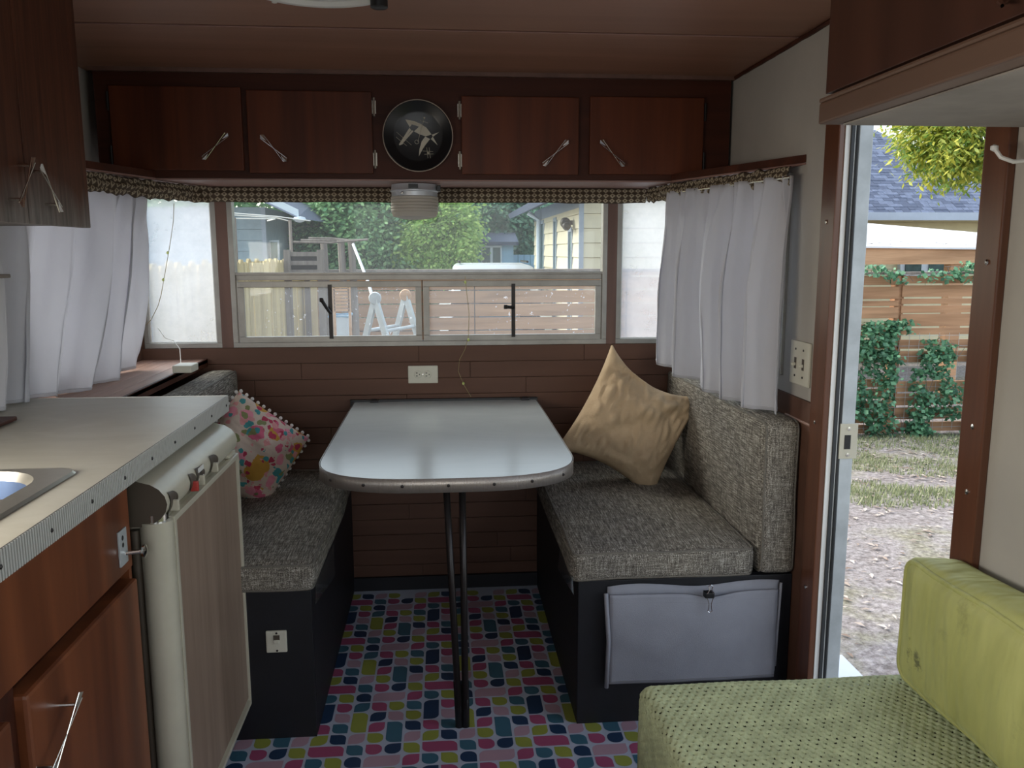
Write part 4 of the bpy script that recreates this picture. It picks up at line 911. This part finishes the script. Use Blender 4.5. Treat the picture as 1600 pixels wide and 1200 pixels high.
# ================================================================== OUTDOORS
GZ = -.5
def gh(x, y): return GZ+.025*noise.noise(Vector((x*.7, y*.7, 0)))+.008*noise.noise(Vector((x*5, y*5, 2)))
gm = MB(); gm.grid(lambda u, v: (-25+60*u, -8+60*v, GZ-.03), 30, 30); struct(gm.build('ground', M['ground']))
gm = MB(); gm.grid(lambda u, v: (1.0+6.5*u, 1.2+7.5*v, gh(1.0+6.5*u, 1.2+7.5*v)+.01), 160, 180); struct(gm.build('dirt_yard', M['ground'], None, True, fix=False))
def leafsheet(centers, dirs, size, mb, asp=.5):
    "pointed folded leaves as quads, numpy built"
    n = len(centers); a = rs.uniform(0, 2*math.pi, n); r1 = np.stack([np.cos(a), np.sin(a), rs.uniform(-.6, .3, n)], 1); r1 += dirs; r1 /= np.linalg.norm(r1, axis=1)[:, None]
    r2 = rs.normal(size=(n, 3)); r2 -= (r2*r1).sum(1)[:, None]*r1; r2 /= np.linalg.norm(r2, axis=1)[:, None]
    s_ = size*rs.uniform(.6, 1.3, n)[:, None]
    v = np.stack([centers, centers+r1*s_*.5+r2*s_*asp*.5, centers+r1*s_, centers+r1*s_*.5-r2*s_*asp*.5], 1).reshape(-1, 3)
    o = len(mb.v); mb.v += v.tolist(); mb.f += [(o+4*i, o+4*i+1, o+4*i+2, o+4*i+3) for i in range(n)]; mb.m += [0]*n
def clumps(c, r, k, per, spread, hollow=.5):
    c = np.array(c); r = np.array(r); d = rs.normal(size=(k, 3)); d /= np.linalg.norm(d, axis=1)[:, None]
    cc = c+d*r*rs.uniform(hollow, 1, k)[:, None]
    p = np.repeat(cc, per, 0)+rs.normal(size=(k*per, 3))*spread; dd = np.repeat(d, per, 0)*.6+np.array([0, 0, -.35]); return p, dd
def tree(name, label, c, r, mat, k=160, per=60, size=.16, spread=.28, trunk=None, cat='tree', group=None, asp=.5):
    base = (c[0], c[1], GZ) if trunk is None else trunk
    o = thing(name, label, cat, base, group)
    p, d = clumps(c, r, k, per, spread); m = p[:, 2] > GZ+.1; mb = MB(); leafsheet(p[m], d[m], size, mb, asp)
    mb.build('foliage', mat, o, fix=False, kind='stuff')
    b0 = Vector(base); t = MB(); top = Vector(c)+Vector((0, 0, r[2]*.3)); mid = b0.lerp(top, .5)+Vector((.1, 0, 0))
    t.tube([b0, mid, top], .07 if cat == 'tree' else .03, 8, r1=.03 if cat == 'tree' else .01); t.build('trunk', M['bark'], o, True)
    br_ = MB()
    for i in range(9):
        st_ = b0.lerp(top, .4+.05*i); e = Vector(c)+Vector((random.uniform(-.8, .8)*r[0], random.uniform(-.8, .8)*r[1], random.uniform(-.2, .8)*r[2])); br_.tube([st_, st_.lerp(e, .5)+Vector((0, 0, .15)), e], .04, 6, r1=.01)
    br_.build('branch', M['bark'], o, kind='stuff'); return o
def pxc(x, y, Y): return P(x, y, Y=Y)
c = pxc(590, 350, 19); tree('tree', 'broad leafy green tree at the center of the front window', c, (2.15, 1.2, 1.95), M['leafG'], 400, 120, .125, .24)
c = pxc(690, 372, 18.0); tree('tree', 'bright yellow green bush crown right of the hanging lamp', c, (.74, .6, .95), M['leafL'], 190, 100, .10, .15)
c = pxc(690, 320, 23.5); tree('tree', 'tall bluish green tree behind the central tree', c, (3.4, 1.2, 2.4), M['leafB'], 300, 100, .16, .30)
c = pxc(785, 345, 20.3); tree('tree', 'dark bluish tree beside the beige house', c, (.95, .7, .95), M['leafB'], 200, 90, .13, .18)
c = pxc(520, 335, 21.5); tree('tree', 'dull grey green tree behind the wooden arbor', c, (1.4, .7, 1.7), M['leafB'], 240, 100, .12, .2)
c = pxc(560, 300, 29); tree('tree', 'distant pale tree line above the left yard', (c.x, c.y, 2.2), (9, 2, 4.5), M['leafG'], 420, 80, .32, .6)
c = pxc(1500, 230, 8.9); tree('tree', 'yellow green tree overhanging the shingled roof by the door', (c.x+.26, c.y, c.z+.36), (1.02, .5, .74), M['leafY'], 240, 90, .085, .10, trunk=(c.x+1.5, c.y+.1, GZ), asp=.32)
# left picket fence
def lineup(a, b_, step): 
    n = int((Vector(b_)-Vector(a)).length/step); return [Vector(a).lerp(Vector(b_), (i+.5)/n) for i in range(n)], (Vector(b_)-Vector(a)).normalized()
pf = thing('picket_fence', 'tan vertical picket fence running away left of the front window', 'fence', (-1.45, 7, GZ))
pts, t = lineup((-1.47, 3.4, 0), (-1.50, 11.0, 0), .135)
for p in pts:
    h = 1.23+random.uniform(-.02, .02); w = .062
    MB().prism([(-w, GZ), (w, GZ), (w, h-.03), (w*.45, h), (-w*.45, h), (-w, h-.03)], (p.x+random.uniform(-.004, .004), p.y, 0), (0, 1, 0), (0, 0, 1), .018).build('picket', M['fenceV'], pf)
for z_ in (.0, 1.0): B(-1.53, -1.49, 3.4, 11, z_, z_+.08).build('rail', M['oldwood'], pf)
B(-1.45, -1.40, 9.0, 9.07, GZ, 1.27).build('post', M['oldwood'], pf)
for y in (4.0, 6.5, 10.5): B(-1.60, -1.53, y, y+.09, GZ, 1.20).build('post', M['oldwood'], pf)
# back fence of horizontal boards
bf = thing('board_fence', 'brown horizontal board fence across the yard behind the front window', 'fence', (1.2, 9.2, GZ))
z_ = GZ+.05; tops = 1.06
while z_ < tops:
    h = .135
    for x0, x1 in ((-1.35, .35), (.36, 2.05), (2.06, 3.7)): B(x0, x1, 9.2+random.uniform(0, .01), 9.225, z_, min(z_+h, tops+.01), bev=.002).build('board', M['fenceR'], bf)
    z_ += h+.012
for x in (-1.3, .355, 2.055, 3.65): B(x-.05, x+.05, 9.226, 9.32, GZ, 1.07).build('post', M['oldwood'], bf)
B(-1.38, 3.72, 9.17, 9.34, 1.07, 1.095).build('cap', M['oldwood'], bf)
# arbor
ar = thing('garden_arbor', 'weathered wooden arbor with crooked branch roof beyond the window', 'arbor', (-1.0, 8.6, GZ))
for px_, Y_ in ((535, 8.4), (551, 8.4), (508, 8.9)):
    p = P(px_, 400, Y=Y_); MB().tube([(p.x, Y_, GZ), (p.x+.01, Y_, .6), (p.x-.01, Y_, 1.40)], .035, 8).build('post', M['oldwood'], ar)
for k in range(3):
    a = P(458+k*12, 378-k*3, Y=8.3+k*.25); b_ = P(575-k*10, 374+k, Y=8.3+k*.25); m_ = a.lerp(b_, .5)+Vector((0, 0, -.02+.015*k)); MB().tube([a, m_, b_], .012, 6).build('branch', M['oldwood'], ar)
MB().tube([P(552, 382, Y=7.4), P(575, 440, Y=6.6), P(600, 524, Y=5.6)], .013, 8).build('brace_pole', M['aluw'], ar)
# lattice panel + dark screen
sc2 = thing('screen_panel', 'dark framed screen panel standing above the picket fence', 'screen', (-1.3, 8.0, GZ))
a = P(449, 425, Y=8.0); b_ = P(500, 397, Y=8.0)
for x in (a.x, b_.x): B(x-.03, x+.03, 8.0, 8.06, GZ, b_.z+.04).build('post', M['oldwood'], sc2)
for z_ in (a.z, (a.z+b_.z)/2, b_.z): B(a.x, b_.x, 8.01, 8.04, z_-.02, z_+.02).build('rail', M['oldwood'], sc2)
B(a.x+.03, b_.x-.03, 8.045, 8.055, a.z, b_.z).build('mesh', M['blackmet'], sc2)
# ladder
ld = thing('step_ladder', 'aluminium folding ladder standing in the yard behind the lower left pane', 'ladder', (-.35, 5.0, GZ))
A_ = P(586, 466, Y=5.0); r_dir = Vector((.165, .34, 0)); s_dir = Vector((.90, -.44, 0)).normalized()
legs = {}
for i in (0, 1):
    T = A_+r_dir*i; T.z = A_.z
    MB().lathe([(.001, -.02), (.034, -.018), (.038, 0), (.034, .018), (.001, .02)], (T.x, T.y, T.z), 20, 'Y').build('hinge', M['newwood'] if i else M['aluw'], ld, 'a')
    for sg in (-1, 1):
        bot_ = T+s_dir*sg*.46; bot_.z = GZ+.02; legs[(i, sg)] = (T.copy(), bot_)
        d_ = (bot_-T); u_ = s_dir*.017; w_ = r_dir.normalized()*.014
        vs = [q+e*u_+f_*w_ for q in (T, bot_) for e in (-1, 1) for f_ in (-1, 1)]
        MB().add(vs, [(0, 1, 3, 2), (4, 6, 7, 5), (0, 4, 5, 1), (2, 3, 7, 6), (0, 2, 6, 4), (1, 5, 7, 3)]).build('rail', M['aluw'], ld)
for sg in (-1, 1):
    for f_ in (.13, .30, .48, .66, .84):
        a = legs[(0, sg)][0].lerp(legs[(0, sg)][1], f_); b_ = legs[(1, sg)][0].lerp(legs[(1, sg)][1], f_); MB().tube([a, b_], .011, 8).build('rung', M['aluw'], ld)
# shutter and bin
lv = thing('louvred_shutter', 'reddish brown louvred shutter leaning on the picket fence', 'shutter', (-.75, 5.6, GZ))
a = P(522, 487, Y=5.6); b_ = P(545, 445, Y=5.6)
for k in range(8):
    z_ = a.z+(b_.z-a.z)*(k+.5)/8; B(a.x, b_.x, 5.6, 5.62, z_-.009, z_+.007, M=Matrix.Translation((0, 0, 0))).build('slat', M['newwood'], lv)
for x in (a.x, b_.x): B(x-.008, x+.008, 5.6, 5.63, GZ, b_.z+.02).build('stile', M['newwood'], lv)
bn = thing('plastic_bin', 'pale blue plastic bin with a rim beside the ladder', 'bin', (-.9, 5.9, GZ))
a = P(518, 520, Y=5.9); b_ = P(546, 493, Y=5.9); mb = MB()
mb.add([(a.x+.02, 5.82, GZ), (b_.x-.02, 5.82, GZ), (b_.x-.02, 6.02, GZ), (a.x+.02, 6.02, GZ), (a.x, 5.8, b_.z), (b_.x, 5.8, b_.z), (b_.x, 6.05, b_.z), (a.x, 6.05, b_.z)], [(0, 1, 2, 3), (0, 4, 5, 1), (1, 5, 6, 2), (2, 6, 7, 3), (3, 7, 4, 0)]); mb.build('tub', M['trimw'], bn)
MB().tube([(a.x, 5.8, b_.z), (b_.x, 5.8, b_.z), (b_.x, 6.05, b_.z), (a.x, 6.05, b_.z)], .01, 6, closed=True).build('rim', M['bluef'], bn)
# siding helper: lap boards as parts on a rectangle
def siding(root, o, u, width, z0, z1, step, mat, n, th=.02, holes=()):
    o = Vector(o); u = Vector(u).normalized(); n = Vector(n).normalized(); z_ = z0
    while z_ < z1:
        zt = min(z_+step, z1); spans = [(0, width)]
        for (h0, h1, hz0, hz1) in holes:
            if hz0 < (z_+zt)/2 < hz1:
                ns = []
                for a, b_ in spans:
                    if a < h0: ns.append((a, min(b_, h0)))
                    if b_ > h1: ns.append((max(a, h1), b_))
                spans = ns
        for a, b_ in spans:
            if b_-a < .02: continue
            p0 = o+u*a; p1 = o+u*b_
            vs = [p0+n*th, p1+n*th, p1+n*.004, p0+n*.004, p0, p1, p1, p0]; zz = [z_, z_, zt-.004, zt-.004, z_, z_, zt-.004, zt-.004]
            MB().add([(v.x, v.y, q) for v, q in zip(vs, zz)], [(0, 1, 2, 3), (0, 4, 5, 1), (4, 7, 6, 5), (3, 2, 6, 7), (0, 3, 7, 4), (1, 5, 6, 2)]).build('siding_board', mat, root)
        z_ += step
def roofslab(root, name, pts, th, mat):
    pts = [Vector(p) for p in pts]; n = (pts[1]-pts[0]).cross(pts[2]-pts[0]).normalized()
    if n.z < 0: n = -n
    k = len(pts); return MB().add(pts+[p-n*th for p in pts], [tuple(range(k)), tuple(range(2*k-1, k-1, -1))]+[(i, (i+1) % k, k+(i+1) % k, k+i) for i in range(k)]).build(name, mat, root)
# blue grey house left
hb = thing('house', 'blue grey house with wide siding at the left of the front window', 'house', (-6, 17, GZ))
xc = P(414, 370, Y=16).x
siding(hb, (xc-6, 16, 0), (1, 0, 0), 6, GZ, 2.1, .20, M['blueside'], (0, -1, 0))
B(xc-6, xc, 16.01, 22, GZ, 2.1).build('wall', M['blueside'], hb); B(xc-.05, xc+.03, 15.97, 16.05, GZ, 2.1).build('corner_board', M['eave'], hb)
roofslab(hb, 'roof', [P(466, 341, Y=14.6), P(398, 309, Y=14.6), (xc-6, 14.6, 4.6), (xc-6, 22, 4.6), (P(398, 309, Y=14.6).x, 22, 2.6), (P(466, 341, Y=14.6).x, 22, 1.95)], .12, M['shingle'])
a, b_ = P(398, 306, Y=14.55), P(467, 339, Y=14.55); MB().prism([(0, 0), (b_.x-a.x, b_.z-a.z), (b_.x-a.x, b_.z-a.z+.12), (0, .12)], a, (1, 0, 0), (0, 0, 1), .04).build('fascia', M['trimw'], hb)
p = P(468, 343, Y=14.5); MB().lathe([(.02, .05), (.09, .04), (.11, 0), (.06, -.04), (.02, -.05)], p, 16).build('satellite_dish', M['trimw'], hb, 'a')
a = P(420, 405, Y=16.2); b_ = P(434, 375, Y=16.2); fw_ = B(a.x, b_.x, 16.3, 16.35, a.z-.3, b_.z).build('window', M['trimw'], hb); B(a.x+.03, b_.x-.03, 16.28, 16.3, a.z-.25, b_.z-.04).build('pane', M['teal'], fw_)
aw = thing('awning_frame', 'thin white metal rails of an awning frame near the blue grey house', 'awning frame', (-2.2, 10, GZ))
for k, (y0, y1, x1) in enumerate(((333, 345, 485), (336, 346, 455), (341, 345, 418))): MB().tube([P(366, y0, Y=10), P(430, (y0+y1)/2-1, Y=10.2), P(x1, y1, Y=10.4)], .007, 6).build('rail', M['white'], aw)
p = P(366, 340, Y=10); MB().tube([(p.x, p.y, GZ), p], .02, 6).build('post', M['oldwood'], aw); p = P(453, 344, Y=10.35); MB().tube([(p.x, p.y, GZ), p], .02, 6).build('post', M['oldwood'], aw)
# pale house seen left, brick red/pink background for left corner pane
# far blue shed & blue fence
bs_ = thing('shed', 'small blue shed with a dark window under the trees', 'shed', (.9, 19, GZ))
a = P(746, 420, Y=18.8); b_ = P(802, 378, Y=18.8); siding(bs_, (a.x, 18.8, 0), (1, 0, 0), b_.x-a.x, GZ, b_.z, .17, M['bluef'], (0, -1, 0))
B(a.x, b_.x, 18.81, 19.4, GZ, b_.z).build('wall', M['bluef'], bs_); roofslab(bs_, 'roof', [(a.x-.1, 18.6, b_.z), (b_.x+.1, 18.6, b_.z), (b_.x+.1, 19.5, b_.z+.22), (a.x-.1, 19.5, b_.z+.22)], .08, M['shingle'])
q0 = P(752, 414, Y=18.7); q1 = P(784, 384, Y=18.7); f_ = B(q0.x, q1.x, 18.7, 18.78, q0.z, q1.z).build('window', M['trimw'], bs_)
for k in range(2): w_ = (q1.x-q0.x)/2; B(q0.x+.03+k*w_, q0.x+w_-.03+k*w_, 18.68, 18.7, q0.z+.04, q1.z-.04).build('pane', M['darkglass'], f_)
bfn = thing('blue_fence', 'low blue painted board fence right of the shed', 'fence', (1.8, 17, GZ))
a = P(800, 398, Y=19); b_ = P(836, 398, Y=19); x = a.x
while x < b_.x+.3: B(x, x+.13, 19, 19.02, GZ, a.z).build('board', M['bluef'], bfn); x += .14
# car
car = thing('car', 'silver car whose roof shows above the back fence', 'car', (.75, 13.5, GZ))
a = P(724, 418, Y=13); b_ = P(826, 418, Y=13); cx, hw = (a.x+b_.x)/2, .90; zr = P(775, 413, Y=13).z
def loop(y, hw_, z0, z1, r=.12): return [(cx+x, y, z) for x, z in rrect(-hw_, hw_, z0, z1, r, 4)]
ringmesh([loop(12.9, .75, GZ+.35, GZ+.8), loop(13.0, .88, GZ+.3, GZ+.95), loop(15.0, .9, GZ+.28, GZ+.98), loop(16.9, .88, GZ+.3, GZ+.9), loop(17.2, .7, GZ+.38, GZ+.7)]).build('body', M['carw'], car, 'a')
ringmesh([loop(13.05, .72, GZ+.9, GZ+1.0, .04), loop(13.5, .66, GZ+.9, zr-.02), loop(14.8, .66, GZ+.9, zr), loop(15.9, .74, GZ+.88, GZ+.98, .04)]).build('cabin', M['carw'], car, 'a')
B(cx-.55, cx+.55, 13.18, 13.3, GZ+1.02, zr-.1).build('rear_window', M['darkglass'], car)
for sx in (-1, 1):
    MB().tube([(cx+sx*.55, 13.6, zr+.03), (cx+sx*.55, 14.7, zr+.03)], .02, 6).build('roof_rail', M['blackmet'], car)
    B(cx+sx*.67-.01, cx+sx*.67+.01, 13.7, 14.9, GZ+1.02, zr-.12).build('side_window', M['darkglass'], car)
    for y in (13.7, 16.3): MB().lathe([(.05, -.1), (.30, -.1), (.33, -.06), (.33, .06), (.30, .1), (.05, .1)], (cx+sx*.8, y, GZ+.33), 20, 'X').build('wheel', M['rubber'], car, 'a')
# beige house right of the front window
bh = thing('house', 'beige house with three narrow windows at the right of the front window', 'house', (2.5, 13, GZ))
Yk = 11.0; xk = P(908, 360, Y=Yk).x; xe = xk; Ye = 16.5
wins = []
for px_, w_, yt in ((848, .16, 350), (869, .16, 346), (893, .16, 362)):
    # intersect with the receding wall plane X=xk
    p = P(px_, 385, X=xk); pt_ = P(px_, yt, X=xk); wins.append((p.y, w_ if px_ != 848 else .3, pt_.z))
hol = [(y-w_-Yk, y+w_-Yk, GZ, zt) for y, w_, zt in wins]
siding(bh, (xk, Yk, 0), (0, 1, 0), Ye-Yk, GZ, 2.05, .19, M['beige'], (-1, 0, 0), holes=hol)
siding(bh, (xk, Yk, 0), (1, 0, 0), 2.4, GZ, 2.05, .19, M['beige'], (0, -1, 0))
B(xk+.02, xk+2.4, Yk+.02, Ye, GZ, 2.05).build('wall', M['beige'], bh)
B(xk-.03, xk+.03, Yk-.03, Yk+.02, GZ, 2.05).build('corner_board', M['eave'], bh)
for y, w_, zt in wins:
    f_ = MB(); f_.box(xk-.03, xk+.02, y-w_-.02, y-w_+.03, GZ+.6, zt+.05).box(xk-.03, xk+.02, y+w_-.03, y+w_+.02, GZ+.6, zt+.05).box(xk-.03, xk+.02, y-w_, y+w_, zt, zt+.06)
    fo = f_.build('window', M['eave'], bh); B(xk-.008, xk+.01, y-w_+.02, y+w_-.02, GZ, zt).build('pane', M['teal'], fo)
roofslab(bh, 'roof', [(xk-.5, Yk-.6, 2.02), (xk-.5, Ye+.4, 2.02), (xk+2.5, Ye+.4, 3.25), (xk+2.5, Yk-.6, 3.25)], .1, M['shingle'])
x = 0
for k in range(30): B(xk-.02, xk+.005, Yk+k*.18, Yk+k*.18+.165, 1.86, 2.05).build('gable_board', M['leafBw'] if 'leafBw' in M else M['eave'], bh)
p = P(842, 360, X=xk-.06); MB().tube([(p.x, p.y, GZ), (p.x, p.y, 1.85), (p.x-.2, p.y, 1.98)], .045, 8).build('downspout', M['trimw'], bh)
p = P(884, 348, X=xk-.12); fl_ = MB().lathe([(.02, -.05), (.06, -.04), (.075, .04), (.07, .06), (.02, .06)], p, 14, 'Y').lathe([(.02, -.05), (.05, -.04), (.06, .04), (.02, .05)], p+Vector((0, -.12, -.05)), 14, 'Y'); fl_.box(xk-.1, xk-.03, p.y-.05, p.y+.03, p.z-.03, p.z+.03); fl_.build('floodlight', M['creamd'], bh, 'a')
# ------------------------------------------------------------------ view through the door
Yf = 7.64
df = thing('board_fence', 'brown horizontal board fence with ivy seen through the door', 'fence', (4.4, Yf, GZ))
xp = P(1407, 470, Y=Yf).x
def zof(y): return P(1420, y, Y=Yf).z
rowsL = [(431, 445), (448, 467), (470, 478), (480, 497), (506, 524), (530, 545), (550, 566), (592, 604), (607, 622), (626, 640), (643, 660), (663, 676)]
rowsR = [(431, 443), (446, 464), (467, 475), (478, 489), (491, 510), (513, 523), (531, 545), (549, 566), (596, 612), (615, 633), (637, 655), (660, 674)]
for rows, x0, x1 in ((rowsL, xp-1.9, xp-.015), (rowsR, xp+.015, xp+1.7)):
    for a, b_ in rows: B(x0, x1, Yf+random.uniform(-.006, .006), Yf+.022, zof(b_), zof(a), bev=.002).build('board', M['fenceH'], df)
for x in (xp, xp-1.85, xp+1.65): B(x-.045, x+.045, Yf+.023, Yf+.11, GZ, zof(430)).build('post', M['fenceH'], df)
B(xp-1.95, xp+1.75, Yf-.03, Yf+.12, zof(429), zof(425)).build('cap', M['oldwood'], df)
wm = MB()
for k in range(26): x = xp-1.0+k*.1; wm.tube([(x, Yf-.03, zof(520)), (x, Yf-.03, zof(670))], .002, 4)
for k in range(10): z_ = zof(524)-k*.1; wm.tube([(xp-1.0, Yf-.03, z_), (xp+1.6, Yf-.03, z_)], .002, 4)
wm.build('wire_mesh', M['aluw'], df, kind='stuff')
def ivy(label, boxes, n, size=.05):
    o = thing('climbing_ivy', label, 'ivy', (P((boxes[0][0]+boxes[0][2])/2, 675, Y=Yf-.1).x, Yf-.1, GZ)); mb = MB(); stems = MB()
    for (x0, y0, x1, y1, w_) in boxes:
        k = int(n*w_); a = P(x0, y1, Y=Yf-.1); b_ = P(x1, y0, Y=Yf-.1); cx_ = rs.uniform(a.x, b_.x, k); cz_ = rs.uniform(max(a.z, GZ+.02), b_.z, k)
        keep = np.array([noise.noise(Vector((p*3.5, q*3.5, 5))) > -.12 for p, q in zip(cx_, cz_)]); cx_, cz_ = cx_[keep], cz_[keep]
        cy_ = Yf-.05-np.abs(rs.normal(size=len(cx_)))*.07; leafsheet(np.stack([cx_, cy_, cz_], 1), np.tile([0, -.5, -.4], (len(cx_), 1)), size, mb, .85)
        for i in range(5):
            xx = random.uniform(a.x, b_.x); z0_ = GZ if a.z < GZ+.4 else a.z; stems.tube([(xx, Yf-.05, z0_), (xx+random.uniform(-.06, .06), Yf-.06, (z0_+b_.z)/2), (xx+random.uniform(-.1, .1), Yf-.04, b_.z-.05)], .003, 5)
    mb.build('foliage', M['ivy'], o, fix=False, kind='stuff'); stems.build('stem', M['bark'], o, kind='stuff'); return o
ivy('dense green ivy climbing the fence left of its post', [(1290, 500, 1412, 560, 1), (1290, 545, 1400, 680, 1.3), (1385, 498, 1425, 600, .4)], 1300)
ivy('green ivy covering the fence right of its post', [(1420, 545, 1560, 675, 1.6), (1440, 528, 1560, 560, .35), (1405, 640, 1470, 682, .4)], 1300)
ivy('thin ivy strand trailing along the top of the fence', [(1320, 412, 1400, 430, .06), (1380, 420, 1560, 440, .15), (1480, 408, 1530, 425, .05)], 1300, .05)
# house behind fence
dh = thing('house', 'yellow house with a dark blue shingled roof behind the fence by the door', 'house', (8.5, 14, GZ))
Yh = 12.6; ze = P(1440, 334, Y=Yh).z; xl_ = P(1250, 340, Y=Yh).x; xr_ = P(1640, 340, Y=Yh).x
siding(dh, (xl_, Yh+.5, 0), (1, 0, 0), xr_-xl_, GZ, ze-.05, .16, M['yellow'], (0, -1, 0)); B(xl_, xr_, Yh+.51, Yh+5, GZ, ze-.05).build('wall', M['yellow'], dh)
B(xl_-.2, xr_+.5, Yh-.03, Yh, ze-.10, ze+.02).build('fascia', M['eave'], dh); B(xl_-.2, xr_+.5, Yh, Yh+.5, ze-.08, ze-.05).build('soffit', M['yellow'], dh)
# roof plane rising away from the eave at 33 degrees; the hip falls to the right
sl = math.tan(math.radians(34))
def roofpt(px_, py_):
    d = fw*F+rt*(px_-800)-up*(py_-600); # z = ze + sl*(y-Yh)
    t = (ze-sl*Yh-H)/(d.z-sl*d.y); return Vector((0, 0, H))+d*t
h0 = roofpt(1368, 203); h1 = roofpt(1545, 292); hd_ = (h1-h0); 
def hipx(y): return h0.x+(y-h0.y)*hd_.x/hd_.y
ysl = 1/math.cos(math.radians(34)); rows_n = int((h0.y+.4-Yh)/.075)
deck = [(xl_-.2, Yh, ze), (min(hipx(Yh), xr_+6), Yh, ze), (h0.x, h0.y, h0.z), (xl_-.2, h0.y, h0.z)]
roofslab(dh, 'roof', deck, .06, M['shingle'])
sh = MB()
for r_i in range(rows_n):
    y0 = Yh+r_i*.075; x = xl_-.2-random.uniform(0, .3); xm = min(hipx(y0+.1), xr_+1.0)
    while x < xm:
        w_ = random.choice((.10, .16, .24, .13)); x1 = min(x+w_, xm); th = random.choice((.006, .010, .014)); y1 = y0+.085
        z0 = ze+sl*(y0-Yh)+.004; z1 = ze+sl*(y1-Yh)+.004
        sh.add([(x, y0, z0), (x1-.006, y0, z0), (x1-.006, y0, z0+th), (x, y0, z0+th), (x1-.006, y1, z1+.004), (x, y1, z1+.004)], [(0, 1, 2, 3), (3, 2, 4, 5), (0, 3, 5), (1, 4, 2)], random.randint(0, 1)); x = x1
sh.build('shingle', [M['shingle'], M['shinglb']], dh, kind='stuff', fix=False)
# carport roof + beams
cp = thing('carport', 'white sheet carport roof on orange lumber beams behind the fence', 'carport', (6.5, 10.8, GZ))
Yn = 9.6; a = P(1300, 384, Y=Yn); b_ = P(1580, 388, Y=Yn); cfar = P(1300, 344, Y=12.2); dfar = P(1560, 388-22, Y=12.2)
roofslab(cp, 'roof_sheet', [(a.x, Yn, a.z), (b_.x, Yn, b_.z), (dfar.x, 12.2, dfar.z), (cfar.x, 12.2, cfar.z)], .02, M['shedroof'])
B(a.x, b_.x, Yn+.05, Yn+.09, a.z-.22, a.z-.02).build('beam', M['newwood'], cp)
for px_ in (1372, 1460, 1540):
    p = P(px_, 395, Y=Yn); B(p.x-.02, p.x+.02, Yn+.1, 12.1, a.z-.16, a.z-.03).build('rafter', M['newwood'], cp)
p = P(1498, 400, Y=Yn+.1); B(p.x-.09, p.x+.09, Yn+.1, Yn+.24, GZ, a.z-.2).build('post', M['newwood'], cp)
p = P(1310, 400, Y=Yn+.1); B(p.x-.09, p.x+.09, Yn+.1, Yn+.24, GZ, a.z-.2).build('post', M['newwood'], cp)
lb = MB()
for k in range(70):
    u = random.random(); v = random.random()**2; q = Vector((a.x+(b_.x-a.x)*u, Yn+.05+v*1.2, 0)); q.z = a.z+(cfar.z-a.z)*(q.y-Yn)/2.6+.012+(b_.z-a.z)*u*.5; r0 = random.uniform(.008, .035)
    lb.add([q+Vector((-r0, 0, 0)), q+Vector((0, -r0, .004)), q+Vector((r0, 0, 0)), q+Vector((0, r0, .006))], [(0, 1, 2, 3)])
tag(lb.build('roof_debris', M['bark'], kind='stuff'), 'dark leaf debris scattered on the white carport roof', 'debris')
a = P(1403, 432, Y=Yh+.45); b_ = P(1478, 402, Y=Yh+.45); f_ = B(a.x, b_.x, Yh+.40, Yh+.49, a.z, b_.z).build('window', M['trimw'], dh)
w_ = (b_.x-a.x)/2
for k in range(2): B(a.x+.08+k*w_, a.x+w_-.05+k*w_, Yh+.38, Yh+.40, a.z+.05, b_.z-.08).build('pane', M['darkglass'], f_)
# grass and leaf litter
def tufts(label, region, n, h, dens):
    mb = MB(); k = 0
    for i in range(n):
        x = random.uniform(region[0], region[2]); y = random.uniform(region[1], region[3])
        if noise.noise(Vector((x*1.3, y*1.3, 9))) < dens: continue
        for b in range(7):
            xx, yy = x+random.gauss(0, .03), y+random.gauss(0, .03); a = random.uniform(0, 6.28); hh = h*random.uniform(.4, 1.2); lean = random.uniform(.2, .8)*hh; z_ = gh(xx, yy)+.008
            dx, dy = math.cos(a), math.sin(a); w = .004; mb.add([(xx-dy*w, yy+dx*w, z_), (xx+dy*w, yy-dx*w, z_), (xx+dx*lean, yy+dy*lean, z_+hh)], [(0, 1, 2)])
    return tag(mb.build('grass', M['grass'], kind='stuff', fix=False), label, 'grass')
tufts('patchy short grass in the yard before the ivy fence', (2.6, 5.6, 6.2, 7.6), 3600, .04, -.02)
tufts('sparse green tufts along the dirt path by the door', (2.2, 4.9, 5.4, 5.9), 1500, .05, .05)
lf = MB(); n = 2600; X_ = rs.uniform(1.6, 6.3, n); Y_ = 2.8+4.8*rs.uniform(0, 1, n)**.7; Z_ = np.array([gh(x, y)+.018 for x, y in zip(X_, Y_)])
a_ = rs.uniform(0, 6.28, n); s_ = rs.uniform(.008, .036, n)
for x, y, z_, t_, q in zip(X_, Y_, Z_, a_, s_):
    c_, d_ = math.cos(t_)*q, math.sin(t_)*q; lf.add([(x-c_, y-d_, z_), (x+d_*.4, y-c_*.4, z_+q*.25), (x+c_, y+d_, z_+q*.1), (x-d_*.4, y+c_*.4, z_+q*.2)], [(0, 1, 2, 3)])
tag(lf.build('leaf_litter', M['litter'], kind='stuff', fix=False), 'dry fallen leaves strewn over the dirt yard', 'leaves')

# things that come in sets share a group phrase
for o in list(COL.objects):
    if o.parent or 'category' not in o.keys(): continue
    b0 = o.name.split('.')[0]
    g = {'seat_cushion': 'tweed dinette cushions', 'back_cushion': 'tweed dinette cushions', 'window_curtain': 'white side window curtains', 'throw_pillow': 'throw pillows on the dinette benches',
         'dinette_bench': 'black dinette benches', 'tree': 'trees around the yard', 'climbing_ivy': 'ivy on the yard fence', 'valance': 'knitted valances', 'valance_board': 'corner valance shelves',
         'string_light': 'thin wire string lights', 'vinyl_flap': 'clear vinyl cushion flaps'}.get(b0)
    if g: o['group'] = g
